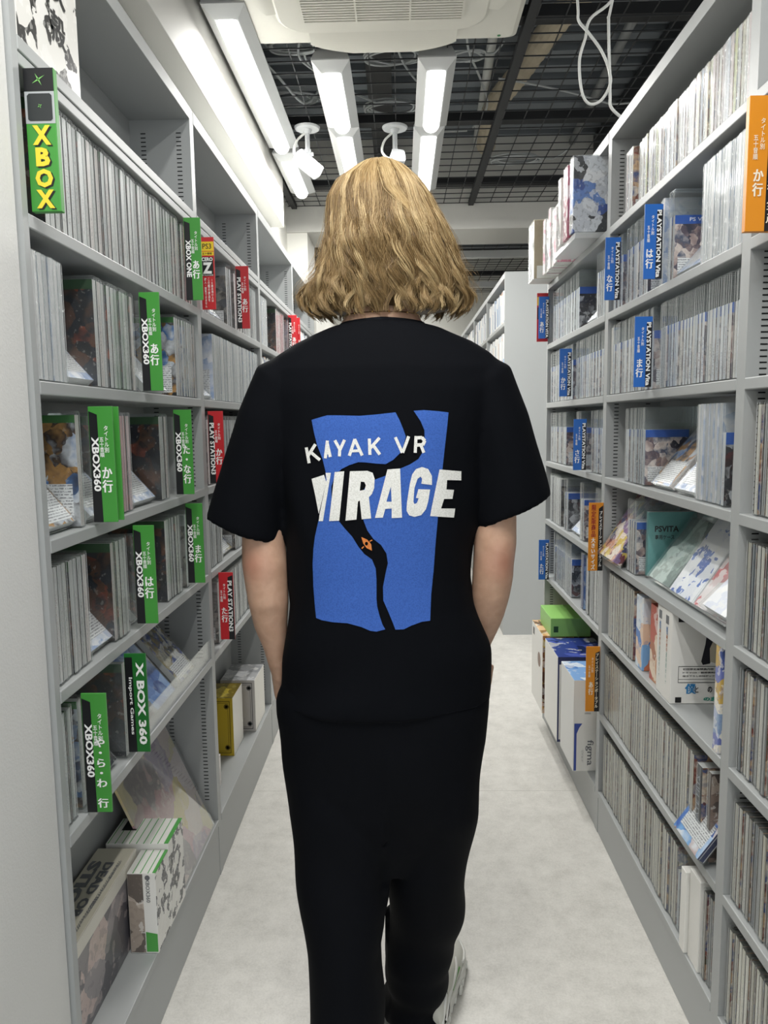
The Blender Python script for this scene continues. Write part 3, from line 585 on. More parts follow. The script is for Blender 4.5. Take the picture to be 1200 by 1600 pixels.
# nearest left bookcase
row('L', 1.200, 1.925, ZB, 'silver', 'clear-cased game spine between the tall green box marked X and the green あ行 (a) sign')
row('L', 1.945, 2.03, ZB, 'pinkish', 'clear-cased game spine just behind the green あ行 (a) sign on the upper left shelf')
row('L', 1.142, 1.25, ZC, 'wrapped', 'film-wrapped silvery game at the near end of the shelf with the green あ行 (a) sign')
face_out('L', 1.308, ZC, 'wrapped', 'pale game case leaning in the gap left of the green あ行 (a) sign')
r_ = row('L', 1.366, 1.572, ZC, 'silver', 'game spine in the short row left of the green あ行 (a) sign')
r_[0]['label'] = 'game with a dark red-lit cover facing the gap left of the green あ行 (a) sign'; del r_[0]['group']
face_out('L', 1.72, ZC, 'wrapped', 'white film-wrapped game leaning in the gap right of the green あ行 (a) sign', ang=50)
r_ = row('L', 1.855, 2.03, ZC, 'silver_back', 'game spine by the bookcase post right of the green あ行 (a) sign')
r_[0]['label'] = 'game with a black printed cover facing the gap right of the green あ行 (a) sign'; del r_[0]['group']
face_out('L', 1.20, ZD, 'silver_back', 'game leaning at the near end of the shelf with the green か行 (ka) sign')
r_ = row('L', 1.258, 1.283, ZD, 'silver_back', 'game with a blue and white back cover just left of the green か行 (ka) sign', 'game left of the green か行 (ka) sign')
r_ = row('L', 1.455, 1.515, ZD, 'pinkish', 'game spine in the small group between the green か行 (ka) and た・な行 (ta-na) signs')
r_[0]['label'] = 'game with an orange cover just right of the green か行 (ka) sign'; del r_[0]['group']
face_out('L', 1.385, ZD, 'wrapped', 'small pale game leaning right behind the green か行 (ka) sign')
face_out('L', 1.607, ZD, 'wrapped', 'crinkly wrapped game leaning left of the green た・な行 (ta-na) sign', ang=46)
r_ = row('L', 1.70, 1.758, ZD, 'silver', 'game spine close against the left of the green た・な行 (ta-na) sign')
r_[0]['label'] = 'game with a plain dark cover left of the green た・な行 (ta-na) sign'; del r_[0]['group']
row('L', 1.142, 1.275, ZE, 'silver', 'game spine at the near end of the shelf with the green は行 (ha) sign')
face_out('L', 1.352, ZE, 'wrapped', 'yellowish wrapped game leaning left of the green は行 (ha) sign', ang=46)
r_ = row('L', 1.385, 1.463, ZE, 'silver', 'game spine close against the left of the green は行 (ha) sign')
r_[0]['label'] = 'game with a black and red cover left of the green は行 (ha) sign'; del r_[0]['group']
face_out('L', 1.585, ZE, 'silver', 'clear game case leaning between the green は行 (ha) and ま行 (ma) signs', ang=52)
r_ = row('L', 1.705, 1.825, ZE, 'silver', 'game spine close against the left of the green ま行 (ma) sign')
r_[0]['label'] = 'game with a black cover showing a standing figure between the は行 (ha) and ま行 (ma) signs'; del r_[0]['group']
row('L', 1.86, 1.90, ZE, 'steelcase', 'clear case just right of the green ま行 (ma) sign')
row('L', 1.142, 1.186, ZF, 'silver', 'clear game case at the near end of the shelf left of the や・ら・わ sign')
row('L', 1.205, 1.235, ZF, 'silver_back', 'clear game case right behind the green や・ら・わ sign')
face_out('L', 1.305, ZF, 'silver', 'pale game leaning between the や・ら・わ sign and the Import sign', ang=50)
row('L', 1.402, 1.422, ZF, 'silver', 'clear case right behind the dark green Import sign')
face_out('L', 1.53, ZF, 'silver', 'dark game leaning just right of the dark green Import sign', ang=40)
KINDS['blue_cover'] = None
kind('blue_cover', .0188, .198, .14, .015, .19, .132, spine_mat('spine_bc', ['2A3F7A'], 0), cover_mat('cover_blue_sky', ['3A5FA8', '6F95CF', 'A9C2E4', '2B4A92', 'DDE5F0'], .19, .13, None, None, 16))
kind('collage', .0188, .198, .14, .015, .19, .132, spine_mat('spine_col', ['5A5A5A'], 0), cover_mat('cover_collage', ['4A4A3A', 'C9C6B8', '8A7A3A', '2B4A92', 'DADAD6', '3A3A36'], .19, .13, None, (.01, .05), 30))
face_out('L', 1.685, ZF, 'blue_cover', 'blue covered game leaning on the shelf right of the dark green Import sign', ang=40)
face_out('L', 1.86, ZF, 'collage', 'game with a yellow, white and blue back cover leaning by the bookcase post', ang=40)
# second left bookcase
row('L', 2.096, 2.116, ZB, 'steelcase', 'game spine beside the red and yellow sign on the second left bookcase')
row('L', 2.118, 2.20, ZB, 'wrapped', 'pale game case right of the red and yellow sign')
r_ = row('L', 2.44, 2.51, ZB, 'steelcase', 'game spine just left of the first red あ行 (a) sign')
r_[0]['label'] = 'game with a dark cover left of the first red あ行 (a) sign'; del r_[0]['group']
face_out('L', 2.32, ZB, 'wrapped', 'crinkled wrapped game leaning left of the first red あ行 (a) sign', ang=46)
row('L', 2.545, 2.92, ZB, 'steelcase', 'game spine right of the first red あ行 (a) sign, before the bookcase post')
face_out('L', 2.146, ZC, 'wrapped', 'white wrapped game leaning by the post below the red and yellow sign', ang=46)
row('L', 2.225, 2.92, ZC, 'wrapped', 'white wrapped game in the packed row left of the dark shirt shoulder')
row('L', 2.115, 2.92, ZD, 'steelcase', 'game spine right of the red か行 (ka) sign by the dark shirt sleeve')
r_ = row('L', 2.075, 2.25, ZE, 'steelcase', 'game spine on the shelf under the dark shirt sleeve, left end')
face_out('L', 2.34, ZE, 'collage', 'dark covered game leaning under the dark shirt sleeve', ang=46)
row('L', 2.43, 2.92, ZE, 'steelcase', 'game spine on the shelf behind the left elbow')
row('L', 2.17, 2.92, ZF, 'steelcase', 'game spine right of the lowest red sign, behind the left forearm')
# third and fourth left bookcases
row('L', 2.965, 3.16, ZB, 'wrapped', 'white wrapped game at the left end of the third left bookcase')
r_ = row('L', 3.38, 3.62, ZB, 'pinkish', 'reddish game spine left of the pair of red signs by the shoulder')
r_[0]['label'] = 'game with a dark cover left of the pair of red signs by the shoulder'; del r_[0]['group']
row('L', 3.75, 3.84, ZB, 'wrapped', 'white game spine right of the pair of red signs by the shoulder')
row('L', 2.965, 3.5, ZC, 'wrapped', 'pale game spine just over the left shoulder of the dark shirt', near=False)
row('L', 3.89, 4.75, ZB, 'wrapped', 'pale game spine on the farthest left bookcase beside the hair', near=False)
# right bookcase beside the person
row('R', 1.45, 2.12, RV[6], 'umd', 'white wrapped game in the long bright row on the top right shelf', setb=.03)
row('R', 2.135, 2.195, RV[6], 'umd', 'game at the far end of the long bright row on the top right shelf', setb=.02)
PH = 'white-banded'
r_ = row('R', 1.405, 1.612, RV[5], 'tallwrap', 'tall silvery wrapped case at the near end of the shelf with the blue は行 (ha) sign')
face_out('R', 1.70, RV[5], 'wrapped', 'film-wrapped game leaning beside the tall silvery cases on the は行 (ha) shelf', ang=44)
VF = row('R', 1.768, 1.803, RV[5], 'vita', 'blue-banded game just right of the blue は行 (ha) sign')
VF[0]['label'] = 'game with two uniformed figures and a blue band beside the は行 (ha) sign'
for o in VF: o.pop('group', None)
VF[1]['label'] = 'game case hidden second behind the blue-banded cover beside the は行 (ha) sign'
row('R', 1.835, 1.862, RV[5], 'tallwrap', 'white spine just behind the blue は行 (ha) sign')
r_ = row('R', 1.95, 2.125, RV[5], 'vita', 'clear tall game case between the blue な行 (na) and は行 (ha) signs')
r_[0]['label'] = 'game with a colourful cover facing the blue は行 (ha) sign from behind'; del r_[0]['group']
row('R', 2.165, 2.255, RV[5], 'vita', 'clear tall game case left of the blue な行 (na) sign by the post')
row('R', 1.41, 1.845, RV[4], 'vita', 'clear tall game case right of the blue ま行 (ma) sign')
row('R', 1.885, 2.235, RV[4], 'vita', 'clear tall game case behind and left of the blue ま行 (ma) sign')
kind('whiteblue', .024, .197, .14, .022, .19, .132, spine_mat('spine_wb', ['ECEAE4'], .6, header=None), CV_S)
case('whiteblue', place('R', 2.25, RV[4] + EPS), 'thick white game box with a blue foot at the far end of the ま行 (ma) shelf')
r_ = row('R', 1.475, 1.60, RV[3], 'tallwrap', 'wrapped case in the near group above the white leaning packages', pitch=.0205)
VN = case('vita_dark', place('R', 1.458, RV[3] + EPS), 'game with a black monster cover and blue band beside the bookcase post')
face_out('R', 1.67, RV[3], 'wrapped', 'pale game leaning low beside the near group of wrapped cases', ang=56)
face_out('R', 1.835, RV[3], 'silver_back', 'clear game case with white print leaning mid-shelf below the ま行 (ma) row', ang=43)
r_ = row('R', 1.925, 2.10, RV[3], 'vita', 'clear tall game case at the far end of the shelf below the ま行 (ma) row')
r_[0]['label'] = 'game with a green and purple cover behind the leaning clear case'; del r_[0]['group']
# leaning packages on the shelf with the orange limited-edition sign
def packkind(key, w, h, t, mat): kind(key, t, h, w, t - .006, h - .022, w - .012, mat, mat, SHELL, 'D9DBDD', .006, ridge=False)
packkind('pack_art', .17, .235, .03, art_mat('art_festival', ['7A2E3A', 'D9A48A', 'E9DDD0', '8A6A9A', 'D9C25A', '3B4A7A'], 22))
packkind('pack_teal', .15, .19, .022, M('teal_card', '6FB0AE', .5))
packkind('pack_pad', .15, .205, .026, art_mat('pad_grey', ['8FA7A2', 'B9C9C4', '5F7672', 'A9BDB8'], 9, '4A5652', .4, 2.0))
packkind('pack_blue', .155, .22, .024, art_mat('blue_white_print', ['EDEFF3', 'E6E9EF', '3F6FC0', 'EDEFF3', '2F5FB4', 'F0F0F0'], 16, 'EFF1F4', .9, 2.0, .5))
packkind('pack_red', .14, .215, .024, art_mat('red_white_print', ['E9E2E2', 'C9555C', 'EDE6E6', 'D0757A', 'E4DADA'], 13, 'EFEAEA', .8, 2.0, .52))
packkind('pack_pale', .12, .15, .022, art_mat('pale_print', ['E9EAEE', 'D5D9E6', 'F0F0F2', 'BFC6DE'], 16))
face_out('R', 2.165, RV[2], 'pack_art', 'colourful anime package leaning just right of the orange limited-edition sign', ang=33, setb=-.028)
row('R', 1.985, 2.06, RV[2], 'vita', 'clear case between the colourful package and the teal game', setb=.008)
TE = case('pack_teal', place('R', 1.962, RV[2] + EPS, .03), 'teal game box with dark lettering behind the leaning clear pad package')
face_out('R', 1.835, RV[2], 'pack_pad', 'clear package with a grey-green game pad leaning mid-shelf', ang=42)
face_out('R', 1.685, RV[2], 'pack_blue', 'blue and white clear package leaning mid-shelf', ang=40)
face_out('R', 1.545, RV[2], 'pack_red', 'red and white clear package leaning beside the blue and white one', ang=40)
face_out('R', 1.462, RV[2], 'pack_pale', 'small pale clear package leaning in front beside the bookcase post', ang=52, setb=-.008, off=.022)
# white box-set shelf
row('R', 1.985, 2.225, RV[1], 'ivory', 'white and blue game spine at the far end of the big white boxes shelf')
def box_set(name, label, x0, x1, y0, y1, z0, z1, mats, mf, cat='box', group=None, bev=.0015):
    bm = BM(); box(bm, x0 - (x0 + x1) / 2, x1 - (x0 + x1) / 2, -(y1 - y0) / 2, (y1 - y0) / 2, 0, z1 - z0, 0, mf)
    return tag(obj(name, bm, mats, loc=((x0 + x1) / 2, (y0 + y1) / 2, z0 + EPS), bevel=bev), label, cat, group)
F6 = RV[1]
box_set('game_box_set', 'boxed game with a blue sky spine on the white box shelf', .617, .74, 1.905, 1.962, F6, F6 + .192, [art_mat('sky_art', ['3F79C4', '7FB0E0', 'E6C9B0', 'C97A5A', 'DDE6EE'], 8), PAPER], None)
box_set('game_box_set', 'boxed game with a brown and orange spine beside the two white boxes', .619, .74, 1.80, 1.855, F6, F6 + .193, [art_mat('brown_art', ['A8623A', 'C98A5A', 'E6D2BA', '7A3F2A', 'B8452E'], 8), PAPER], None)
b = box_set('game_box_set', 'slim white box with a coloured spine line, farther of the two white boxes', .610, .745, 1.737, 1.778, F6, F6 + .213, [PAPER], None)
SP1 = b
b = box_set('game_box_set', 'large white box with a dark-haired figure and blue characters on its front', .608, .752, 1.676, 1.735, F6, F6 + .213, [PAPER], None)
SP2 = b
box_set('print_package', 'film-wrapped blue and gold art package beside the large white box', .607, .75, 1.412, 1.436, F6, F6 + .215, [art_mat('crowd_art', ['6F7AB8', 'B9C3DC', 'E6E2D6', 'C9A95A', '8FA6C4', '4A5A92'], 20)], None)
# lower rows
row('R', 1.612, 2.255, RV[0], 'ivory', 'ivory game spine in the long lower row right of the orange あ行 (a) sign')
row('R', 1.545, 1.608, RV[0], 'ivory', 'whiter game spine near the dark spine at the end of the lower row')
kind('ultimate', .03, .19, .135, .027, .184, .13, M('spine_charcoal', '3F444A', .5), CV_M, SHELL)
UH = case('ultimate', place('R', 1.513, RV[0] + EPS), 'dark grey game spine lettered ULTIMATE HITS')
kind('brown_cover', .0188, .198, .14, .015, .19, .132, M('spine_brown', '6A5A50', .5), art_mat('brown_cover_art', ['4A3A34', '8A7468', 'B9A79A', '5A4A44'], 18))
case('brown_cover', place('R', 1.468, RV[0] + EPS, .01), 'game with a brown cover facing the bookcase post')
kind('space_cover', .0188, .198, .14, .015, .19, .132, M('spine_space', '24305A', .5), cover_mat('cover_space', ['14245A', '2F5FB8', '7FB4E6', 'E9EDF2', 'A85A3A', '1B2B6A'], .19, .13, None, (.02, .075), 16))
face_out('R', 1.505, RV[0], 'space_cover', 'game with a blue starry cover leaning out over the lower shelf', ang=35, setb=-.025, off=.012)
row('R', 1.625, 2.25, .137, 'ivory', 'ivory game spine in the long bottom row of the right bookcase')
row('R', 1.57, 1.622, .137, 'vita', 'clear case at the near end of the long bottom row')
box_set('game_box_set', 'slim white box with a yellow and black panel on the bottom right shelf', .604, .70, 1.535, 1.562, .137, .325, [PAPER], None)
box_set('game_box_set', 'plain white box beside the yellow-panelled one on the bottom right shelf', .611, .74, 1.475, 1.53, .137, .34, [PAPER], None)
row('R', 1.405, 1.47, .137, 'ivory_dark', 'game spine between the plain white box and the post at the bottom right')
# nearest right bookcase (cut by the picture edge)
for z, lab, k in ((RV[3], 'dark-edged game spine on the right edge shelf level with the leaning clear cases', 'ivory_dark'),
                  (RV[2], 'dark-edged game spine on the right edge shelf level with the leaning packages', 'ivory_dark'),
                  (RV[1], 'dark-edged game spine on the right edge shelf beside the large white box', 'ivory_dark'),
                  (RV[0], 'ivory game spine on the right edge shelf level with the brown cover', 'ivory_dark'),
                  (.137, 'ivory game spine on the bottom shelf at the right edge', 'ivory')):
    row('R', 1.02, 1.35 if z != RV[3] else 1.33, z, k, lab)
row('R', 1.05, 1.22, RV[4], 'pinkish', 'game spine at the right edge below the orange か行 (ka) box')
# far right bookcase of the row
row('R', 2.31, 2.43, RV[5], 'vita', 'tall clear case by the post on the far shelf under the wrapped packages', near=True)
r_ = row('R', 2.67, 2.92, RV[5], 'vita_dark', 'tall clear case on the far shelf between the dark cover and the blue sign')
r_[0]['label'] = 'game with a dark cover showing a figure, on the far shelf under the wrapped packages'; del r_[0]['group']
row('R', 2.93, 3.13, RV[5], 'vita', 'tall clear case at the left end of the far shelf by the blue あ行 (a) sign')
face_out('R', 2.52, RV[5], 'wrapped', 'white wrapped game leaning by the dark cover on the far shelf', ang=46)
row('R', 2.31, 2.70, RV[4], 'vita', 'tall clear case right of the blue か行 (ka) sign on the far bookcase')
row('R', 2.76, 3.16, RV[4], 'vita', 'tall clear case behind and left of the blue か行 (ka) sign')
row('R', 2.31, 2.47, RV[3], 'vita', 'tall clear case right of the blue さ行 (sa) sign by the post')
r_ = row('R', 2.62, 2.69, RV[3], 'vita', 'white-bodied game just left of the blue さ行 (sa) sign')
row('R', 2.84, 3.15, RV[3], 'vita', 'tall clear case at the left end of the blue さ行 (sa) shelf')
row('R', 2.31, 2.40, RV[2], 'vita', 'tall clear case behind the orange limited-edition sign')
r_ = row('R', 2.56, 2.61, RV[2], 'vita', 'game with a grey cover left of the orange limited-edition sign')
face_out('R', 2.70, RV[2], 'wrapped', 'white game leaning left of the orange limited-edition sign', ang=46)
r_ = row('R', 2.80, 2.86, RV[2], 'vita_dark', 'game with a blue dark cover behind the leaning white game on the far shelf')
row('R', 2.93, 3.15, RV[2], 'steelcase', 'game spine at the left end of the shelf below the さ行 (sa) sign')
row('R', 2.31, 2.51, RV[1], 'steelcase', 'tall game spine by the post under the orange limited-edition sign')
row('R', 2.54, 2.575, RV[1], 'blue_cover', 'blue game spine under the orange limited-edition sign')
r_ = row('R', 2.72, 3.05, RV[1], 'vita_dark', 'tall clear case right of the blue た行 (ta) sign on the far bookcase')
r_[0]['label'] = 'game with a blue and red cover right of the blue た行 (ta) sign'; del r_[0]['group']
# far bookcase beyond the cross aisle
for (a, b), nmb in zip(FB, ('first', 'second', 'third', 'last')):
    for z, w_ in ((1.87, 'top'), (1.62, 'second')):
        if nmb in ('third', 'last') and z < 1.8: continue
        row('R', a + .03, b - .03, z, 'umd' if z > 1.8 else 'steelcase', f'spine on the {w_} shelf of the {nmb} bay beyond the cross aisle', near=False, pitch=.03)
n = NT('far_spines'); tc = n.add('ShaderNodeTexCoord'); sp = n.add('ShaderNodeSeparateXYZ', _0=tc.outputs['Object'])
wn = n.add('ShaderNodeTexWhiteNoise', {'noise_dimensions': '2D'}, Vector=n.add('ShaderNodeCombineXYZ', _0=n.math('FLOOR', n.math('MULTIPLY', sp.outputs[1], 40.0)), _1=n.math('FLOOR', n.math('MULTIPLY', sp.outputs[2], 9.0))))
c = n.ramp(wn.outputs[0], [(0, rgb('E4E4E2')), (.3, rgb('CFD4D8')), (.5, rgb('F0F0EE')), (.62, rgb('A9B9CC')), (.70, rgb('C9A58A')), (.76, rgb('DADAD8')), (.9, rgb('7A86A0'))], True)
fo = obj('distant_game_spines', FARBM, n.B(Base_Color=c, Roughness=.4)); fo['kind'] = 'stuff'
tag(fo, 'tiny game spines on the shelves far away beyond the person', 'game spines')
# ------------------------------------------------------------------ section signs (flags that stick out into the aisle)
def flat(name, hexc, r=.4): return M(name, hexc, r, spec=.5)
GREEN, DGREEN, RED, BLUE, ORANGE, YELLOW = (flat('card_green', '42923A'), flat('card_dark_green', '1F6B2A'), flat('card_red', 'C4242C'), flat('card_blue', '2467BD'), flat('card_orange', 'D98A1E'), flat('card_yellow', 'EFCB2A'))
BLACKC = flat('card_black', '131417')
REDINK = flat('ink_red_brown', '9A2B1E')
def poly(bm, pts, y=-.0003, mi=0): quad(bm, [(a, y, b) for a, b in pts], mi)
def sign(side, Y, z, w, h, card, label, thick=.004, divider=True, name='section_sign'):
    x0 = XL if side == 'L' else XR - w
    bm = BM(); box(bm, 0, w, 0, thick, 0, h)
    o = obj(name, bm, card, loc=(x0 + (.0008 if side == 'L' else -.0008), Y, z), bevel=.0006)
    tag(o, label, 'sign')
    if divider:
        bm = BM(); d = (-.11, -.0005) if side == 'L' else (w + .0005, w + .11)
        box(bm, d[0], d[1], .001, .0022, 0, h * .92); obj('clear_divider', bm, ACRYL, o)
    return o
def letters(o, items, ink=INKW, name='lettering', y=-.0009):
    for s, x, z, rot, fit, bold in items:
        bm = BM(); put_text(bm, s, x, z, rot=rot, fit=fit, bold=bold, y=y); obj(name, bm, ink, o)
def left_sign(Y, z, latin, kana, card, label, mirror=False, w=.042, h=.2, lspan=(.26, .73), kspan=(.52, .74)):
    o = sign('L', Y, z, w, h, card, label)
    bm = BM(); k = (lambda x: w - x) if mirror else (lambda x: x)
    poly(bm, [(k(.0), 0), (k(.40 * w), 0), (k(.37 * w), .93 * h), (k(.03 * w), .96 * h)]); obj('black_band', bm, BLACKC, o)
    letters(o, [(latin, k(.245 * w), h * (1 - sum(lspan) / 2), 1, (.31 * w, (lspan[1] - lspan[0]) * h), .035),
                (vert('タイトル別'), (.37 if mirror else .71) * w, .72 * h, 0, (.19 * w, .23 * h), .012), (vert('五十音順'), (.16 if mirror else .51) * w, .65 * h, 0, (.18 * w, .17 * h), .012),
                ('\n'.join(kana), (.33 if mirror else .66) * w, h * (1 - sum(kspan) / 2), 0, (.42 * w, (kspan[1] - kspan[0]) * h), .035)])
    return o
P3 = 'PLAY STATION3'
left_sign(1.934, ZB + .003, 'XBOX ONE', 'あ行', GREEN, 'green and black sign reading あ行 (a) on the upper shelf beside the dark empty shelf', lspan=(.27, .72))
left_sign(1.577, ZC + .003, 'XBOX360', 'あ行', GREEN, 'green and black sign reading あ行 (a) with game rows either side, below the upper one')
s1 = left_sign(1.290, ZD + .006, 'XBOX360', 'か行', GREEN, 'large green and black sign reading か行 (ka), front one of two')
bm = BM(); box(bm, 0, .042, 0, .004, 0, .2); o2 = tag(obj('section_sign', bm, GREEN, loc=(XL + .0008, 1.318, ZD + .006), bevel=.0006), 'green sign half hidden right behind the か行 (ka) sign', 'sign')
left_sign(1.777, ZD + .008, 'XBOX360', 'た・な行', GREEN, 'green and black sign reading た・な行 (ta-na)', kspan=(.42, .87))
left_sign(1.473, ZE + .014, 'XBOX360', 'は行', GREEN, 'green and black sign reading は行 (ha) on the left shelves')
left_sign(1.841, ZE + .018, 'XBOX360', 'ま行', GREEN, 'green and black sign reading ま行 (ma) on the left shelves')
left_sign(1.193, ZF + .003, 'XBOX360', ['や', '・', 'ら', '・', 'わ', ' ', '行'], GREEN, 'green and black sign reading や・ら・わ 行, lowest on the left', h=.208, lspan=(.25, .70), kspan=(.37, .96))
o = sign('L', 1.390, ZF + .02, .042, .197, DGREEN, 'dark green sign reading Import Games')
bm = BM(); poly(bm, [(0, 0), (.40 * .042, 0), (.37 * .042, .19), (.001, .19)]); obj('black_band', bm, BLACKC, o)
letters(o, [('X BOX 360', .030, .098, 1, (.0155, .165), .04), ('Import Games', .010, .093, 1, (.0085, .115), .02)])
left_sign(2.527, ZB + .004, P3, 'あ行', RED, 'red and black sign reading あ行 (a) on the upper shelf of the second left bookcase', lspan=(.18, .9), kspan=(.52, .74))
left_sign(3.675, ZB + .005, P3, 'あ行', RED, 'red and black sign by the left shoulder, front one of a pair', lspan=(.18, .9))
o = sign('L', 3.73, ZB + .005, .05, .195, RED, 'red sign peeking out behind another by the left shoulder')
letters(o, [(vert('タイトル別'), .044, .14, 0, (.006, .045), .012), ('あ\n行', .044, .07, 0, (.009, .04), .03)])
left_sign(2.096, ZD + .009, P3, 'か行', RED, 'red and black sign reading か行 (ka) beside the dark shirt sleeve', lspan=(.16, .88))
left_sign(2.144, ZF + .023, P3, 'た行', RED, 'red and black sign reading た行 (ta) beside the left forearm', mirror=True, lspan=(.12, .88))
# age rating sign
o = sign('L', 2.087, ZB + .002, .037, .19, RED, 'red sign with a yellow top and a big letter Z on a black square')
bm = BM(); poly(bm, [(.0005, .142), (.0365, .142), (.0365, .178), (.0005, .178)]); obj('yellow_panel', bm, YELLOW, o)
bm = BM(); poly(bm, [(.0005, .152), (.0365, .152), (.0365, .1535), (.0005, .1535)], y=-.0006); obj('red_line', bm, RED, o)
bm = BM(); poly(bm, [(.001, .088), (.034, .088), (.034, .138), (.001, .138)]); obj('black_square', bm, BLACKC, o)
letters(o, [('PS3', .0185, .166, 0, (.024, .014), .01), ('五十音順', .0185, .147, 0, (.026, .006), .01)], BLACKC, 'black_lettering')
letters(o, [('CERO', .018, .132, 0, (.030, .010), .035), ('Z', .018, .109, 0, (.026, .03), .05), ('18才以上のみ対象', .018, .0905, 0, (.031, .004), .01),
            (vert('18歳未満の人は'), .029, .05, 0, (.0055, .06), .012), (vert('この棚の商品を'), .020, .052, 0, (.0055, .062), .012), (vert('購入・閲覧できません'), .011, .044, 0, (.0055, .078), .012)])
# tall green box lettered with yellow capitals
bm = BM(); box(bm, 0, .044, 0, .012, 0, .198); o = obj('section_box', bm, GREEN, loc=(XL + .0008, 1.134, ZB + .004), bevel=.001)
tag(o, 'tall green box sign with yellow capitals stacked under a black console picture', 'sign')
bm = BM(); poly(bm, [(.0004, .166), (.0436, .166), (.0436, .1976), (.0004, .1976)]); obj('black_panel', bm, BLACKC, o)
bm = BM(); poly(bm, [(.0004, .122), (.0436, .122), (.0436, .1658), (.0004, .1658)]); obj('grey_panel', bm, flat('card_silver', 'A9ADAF'), o)
bm = BM(); poly(bm, [(.004, .128), (.007, .1255), (.037, .1255), (.040, .128), (.040, .160), (.037, .163), (.007, .163), (.004, .160)], y=-.0006); obj('console_picture', bm, flat('console_dark', '2B2F30'), o)
bm = BM()
for a in range(4):
    t = math.radians(38 + a * 90 - (16 if a % 2 else 0)); c, s = math.cos(t), math.sin(t)
    for k, zc in ((.012, .182), (.004, .146)):
        poly(bm, [(.022 + .0012 * s, zc - .0012 * c), (.022 + k * c, zc + k * .75 * s), (.022 - .0012 * s, zc + .0012 * c)], y=-.0009)
obj('cross_emblem', bm, flat('emblem_green', '7FC06A'), o)
letters(o, [('X', .0245, .104, 0, (.027, .027), .05), ('B', .0245, .074, 0, (.021, .026), .05), ('O', .0245, .0445, 0, (.026, .026), .05), ('X', .0245, .0155, 0, (.027, .026), .05)], BLACKC, 'letter_shadow', y=-.0005)
letters(o, [('X', .022, .106, 0, (.027, .027), .05), ('B', .022, .076, 0, (.021, .026), .05), ('O', .022, .0465, 0, (.026, .026), .05), ('X', .022, .0175, 0, (.027, .026), .05)], flat('ink_yellow', 'E6D23A'))
# blue signs on the right
def vita_sign(Y, z, kana, label, latin='PLAYSTATION Vita', w=.042, h=.167):
    o = sign('R', Y, z, w, h, BLUE, label)
    bm = BM(); poly(bm, [(.64 * w, 0), (w, 0), (.98 * w, .93 * h), (.66 * w, .90 * h)]); obj('black_band', bm, BLACKC, o)
    letters(o, [(latin, .79 * w, .47 * h, 1, (.25 * w, .90 * h), .035), (vert('タイトル別'), .44 * w, .72 * h, 0, (.17 * w, .26 * h), .012), (vert('五十音順'), .22 * w, .60 * h, 0, (.16 * w, .22 * h), .012),
                ('\n'.join(kana), .29 * w, .27 * h, 0, (.40 * w, .26 * h), .03)])
vita_sign(1.811, RV[5] + .013, 'は行', 'blue and black sign reading は行 (ha) beside the tall silvery cases')
vita_sign(2.147, RV[5] + .018, 'な行', 'blue and black sign reading な行 (na) by the post, left of the は行 (ha) sign')
vita_sign(3.152, RV[5] + .022, 'あ行', 'blue and black sign reading あ行 (a) in front of a red board', 'PLAYSTATION VITA')
vita_sign(2.728, RV[4] + .013, 'か行', 'blue and black sign reading か行 (ka) on the far right bookcase')
vita_sign(1.8635, RV[4] + .007, 'ま行', 'blue and black sign reading ま行 (ma) amid a full row of cases')
vita_sign(2.494, RV[3] + .006, 'さ行', 'blue and black sign reading さ行 (sa) on the far right bookcase')
vita_sign(3.092, .64, 'た行', 'blue and black sign reading た行 (ta) at the lower left of the far right bookcase')
o = sign('R', 3.178, RV[5] + .012, .045, .195, RED, 'red board with a yellow corner behind the blue あ行 (a) sign', divider=False)
bm = BM(); poly(bm, [(.0005, .145), (.044, .145), (.044, .180), (.0005, .180)]); obj('yellow_panel', bm, YELLOW, o)
bm = BM(); poly(bm, [(.001, .09), (.044, .09), (.044, .138), (.001, .138)]); obj('black_square', bm, BLACKC, o)
JP = vert('プレイステーションポータブル')
def orange_sign(Y, z, kana, label, w=.042, h=.208, thick=.004):
    o = sign('R', Y, z, w, h, ORANGE, label, thick=thick)
    bm = BM(); poly(bm, [(.64 * w, 0), (w, 0), (.98 * w, .93 * h), (.66 * w, .90 * h)]); obj('black_band', bm, BLACKC, o)
    letters(o, [(JP, .79 * w, .48 * h, 0, (.22 * w, .84 * h), .03), (vert('タイトル別'), .46 * w, .72 * h, 0, (.16 * w, .23 * h), .012), (vert('五十音順'), .24 * w, .62 * h, 0, (.16 * w, .18 * h), .012),
                ('\n'.join(kana), .36 * w, .36 * h, 0, (.34 * w, .20 * h), .03)], flat('ink_pale', 'EFE6D2'))
orange_sign(1.276, RV[5] - .01, 'か行', 'orange and black box sign reading か行 (ka) at the right edge', w=.048, thick=.012)
orange_sign(2.272, RV[0] + .003, 'あ行', 'orange and black sign reading あ行 (a) above the stacked boxes')
o = sign('R', 2.268, .842, .043, .208, ORANGE, 'orange and black sign for large limited-edition goods on the bookcase post')
bm = BM(); poly(bm, [(.028, 0), (.043, 0), (.042, .20), (.029, .19)]); obj('black_band', bm, BLACKC, o)
letters(o, [(JP, .0355, .098, 0, (.0085, .17), .03), (vert('大きいサイズ'), .014, .053, 0, (.0125, .098), .035)])
letters(o, [(vert('限定版商品'), .014, .153, 0, (.0135, .098), .035)], REDINK, 'red_lettering')
bm = BM(); box(bm, .0, .055, .0042, .0055, .02, .245); obj('clear_divider', bm, ACRYL, o)

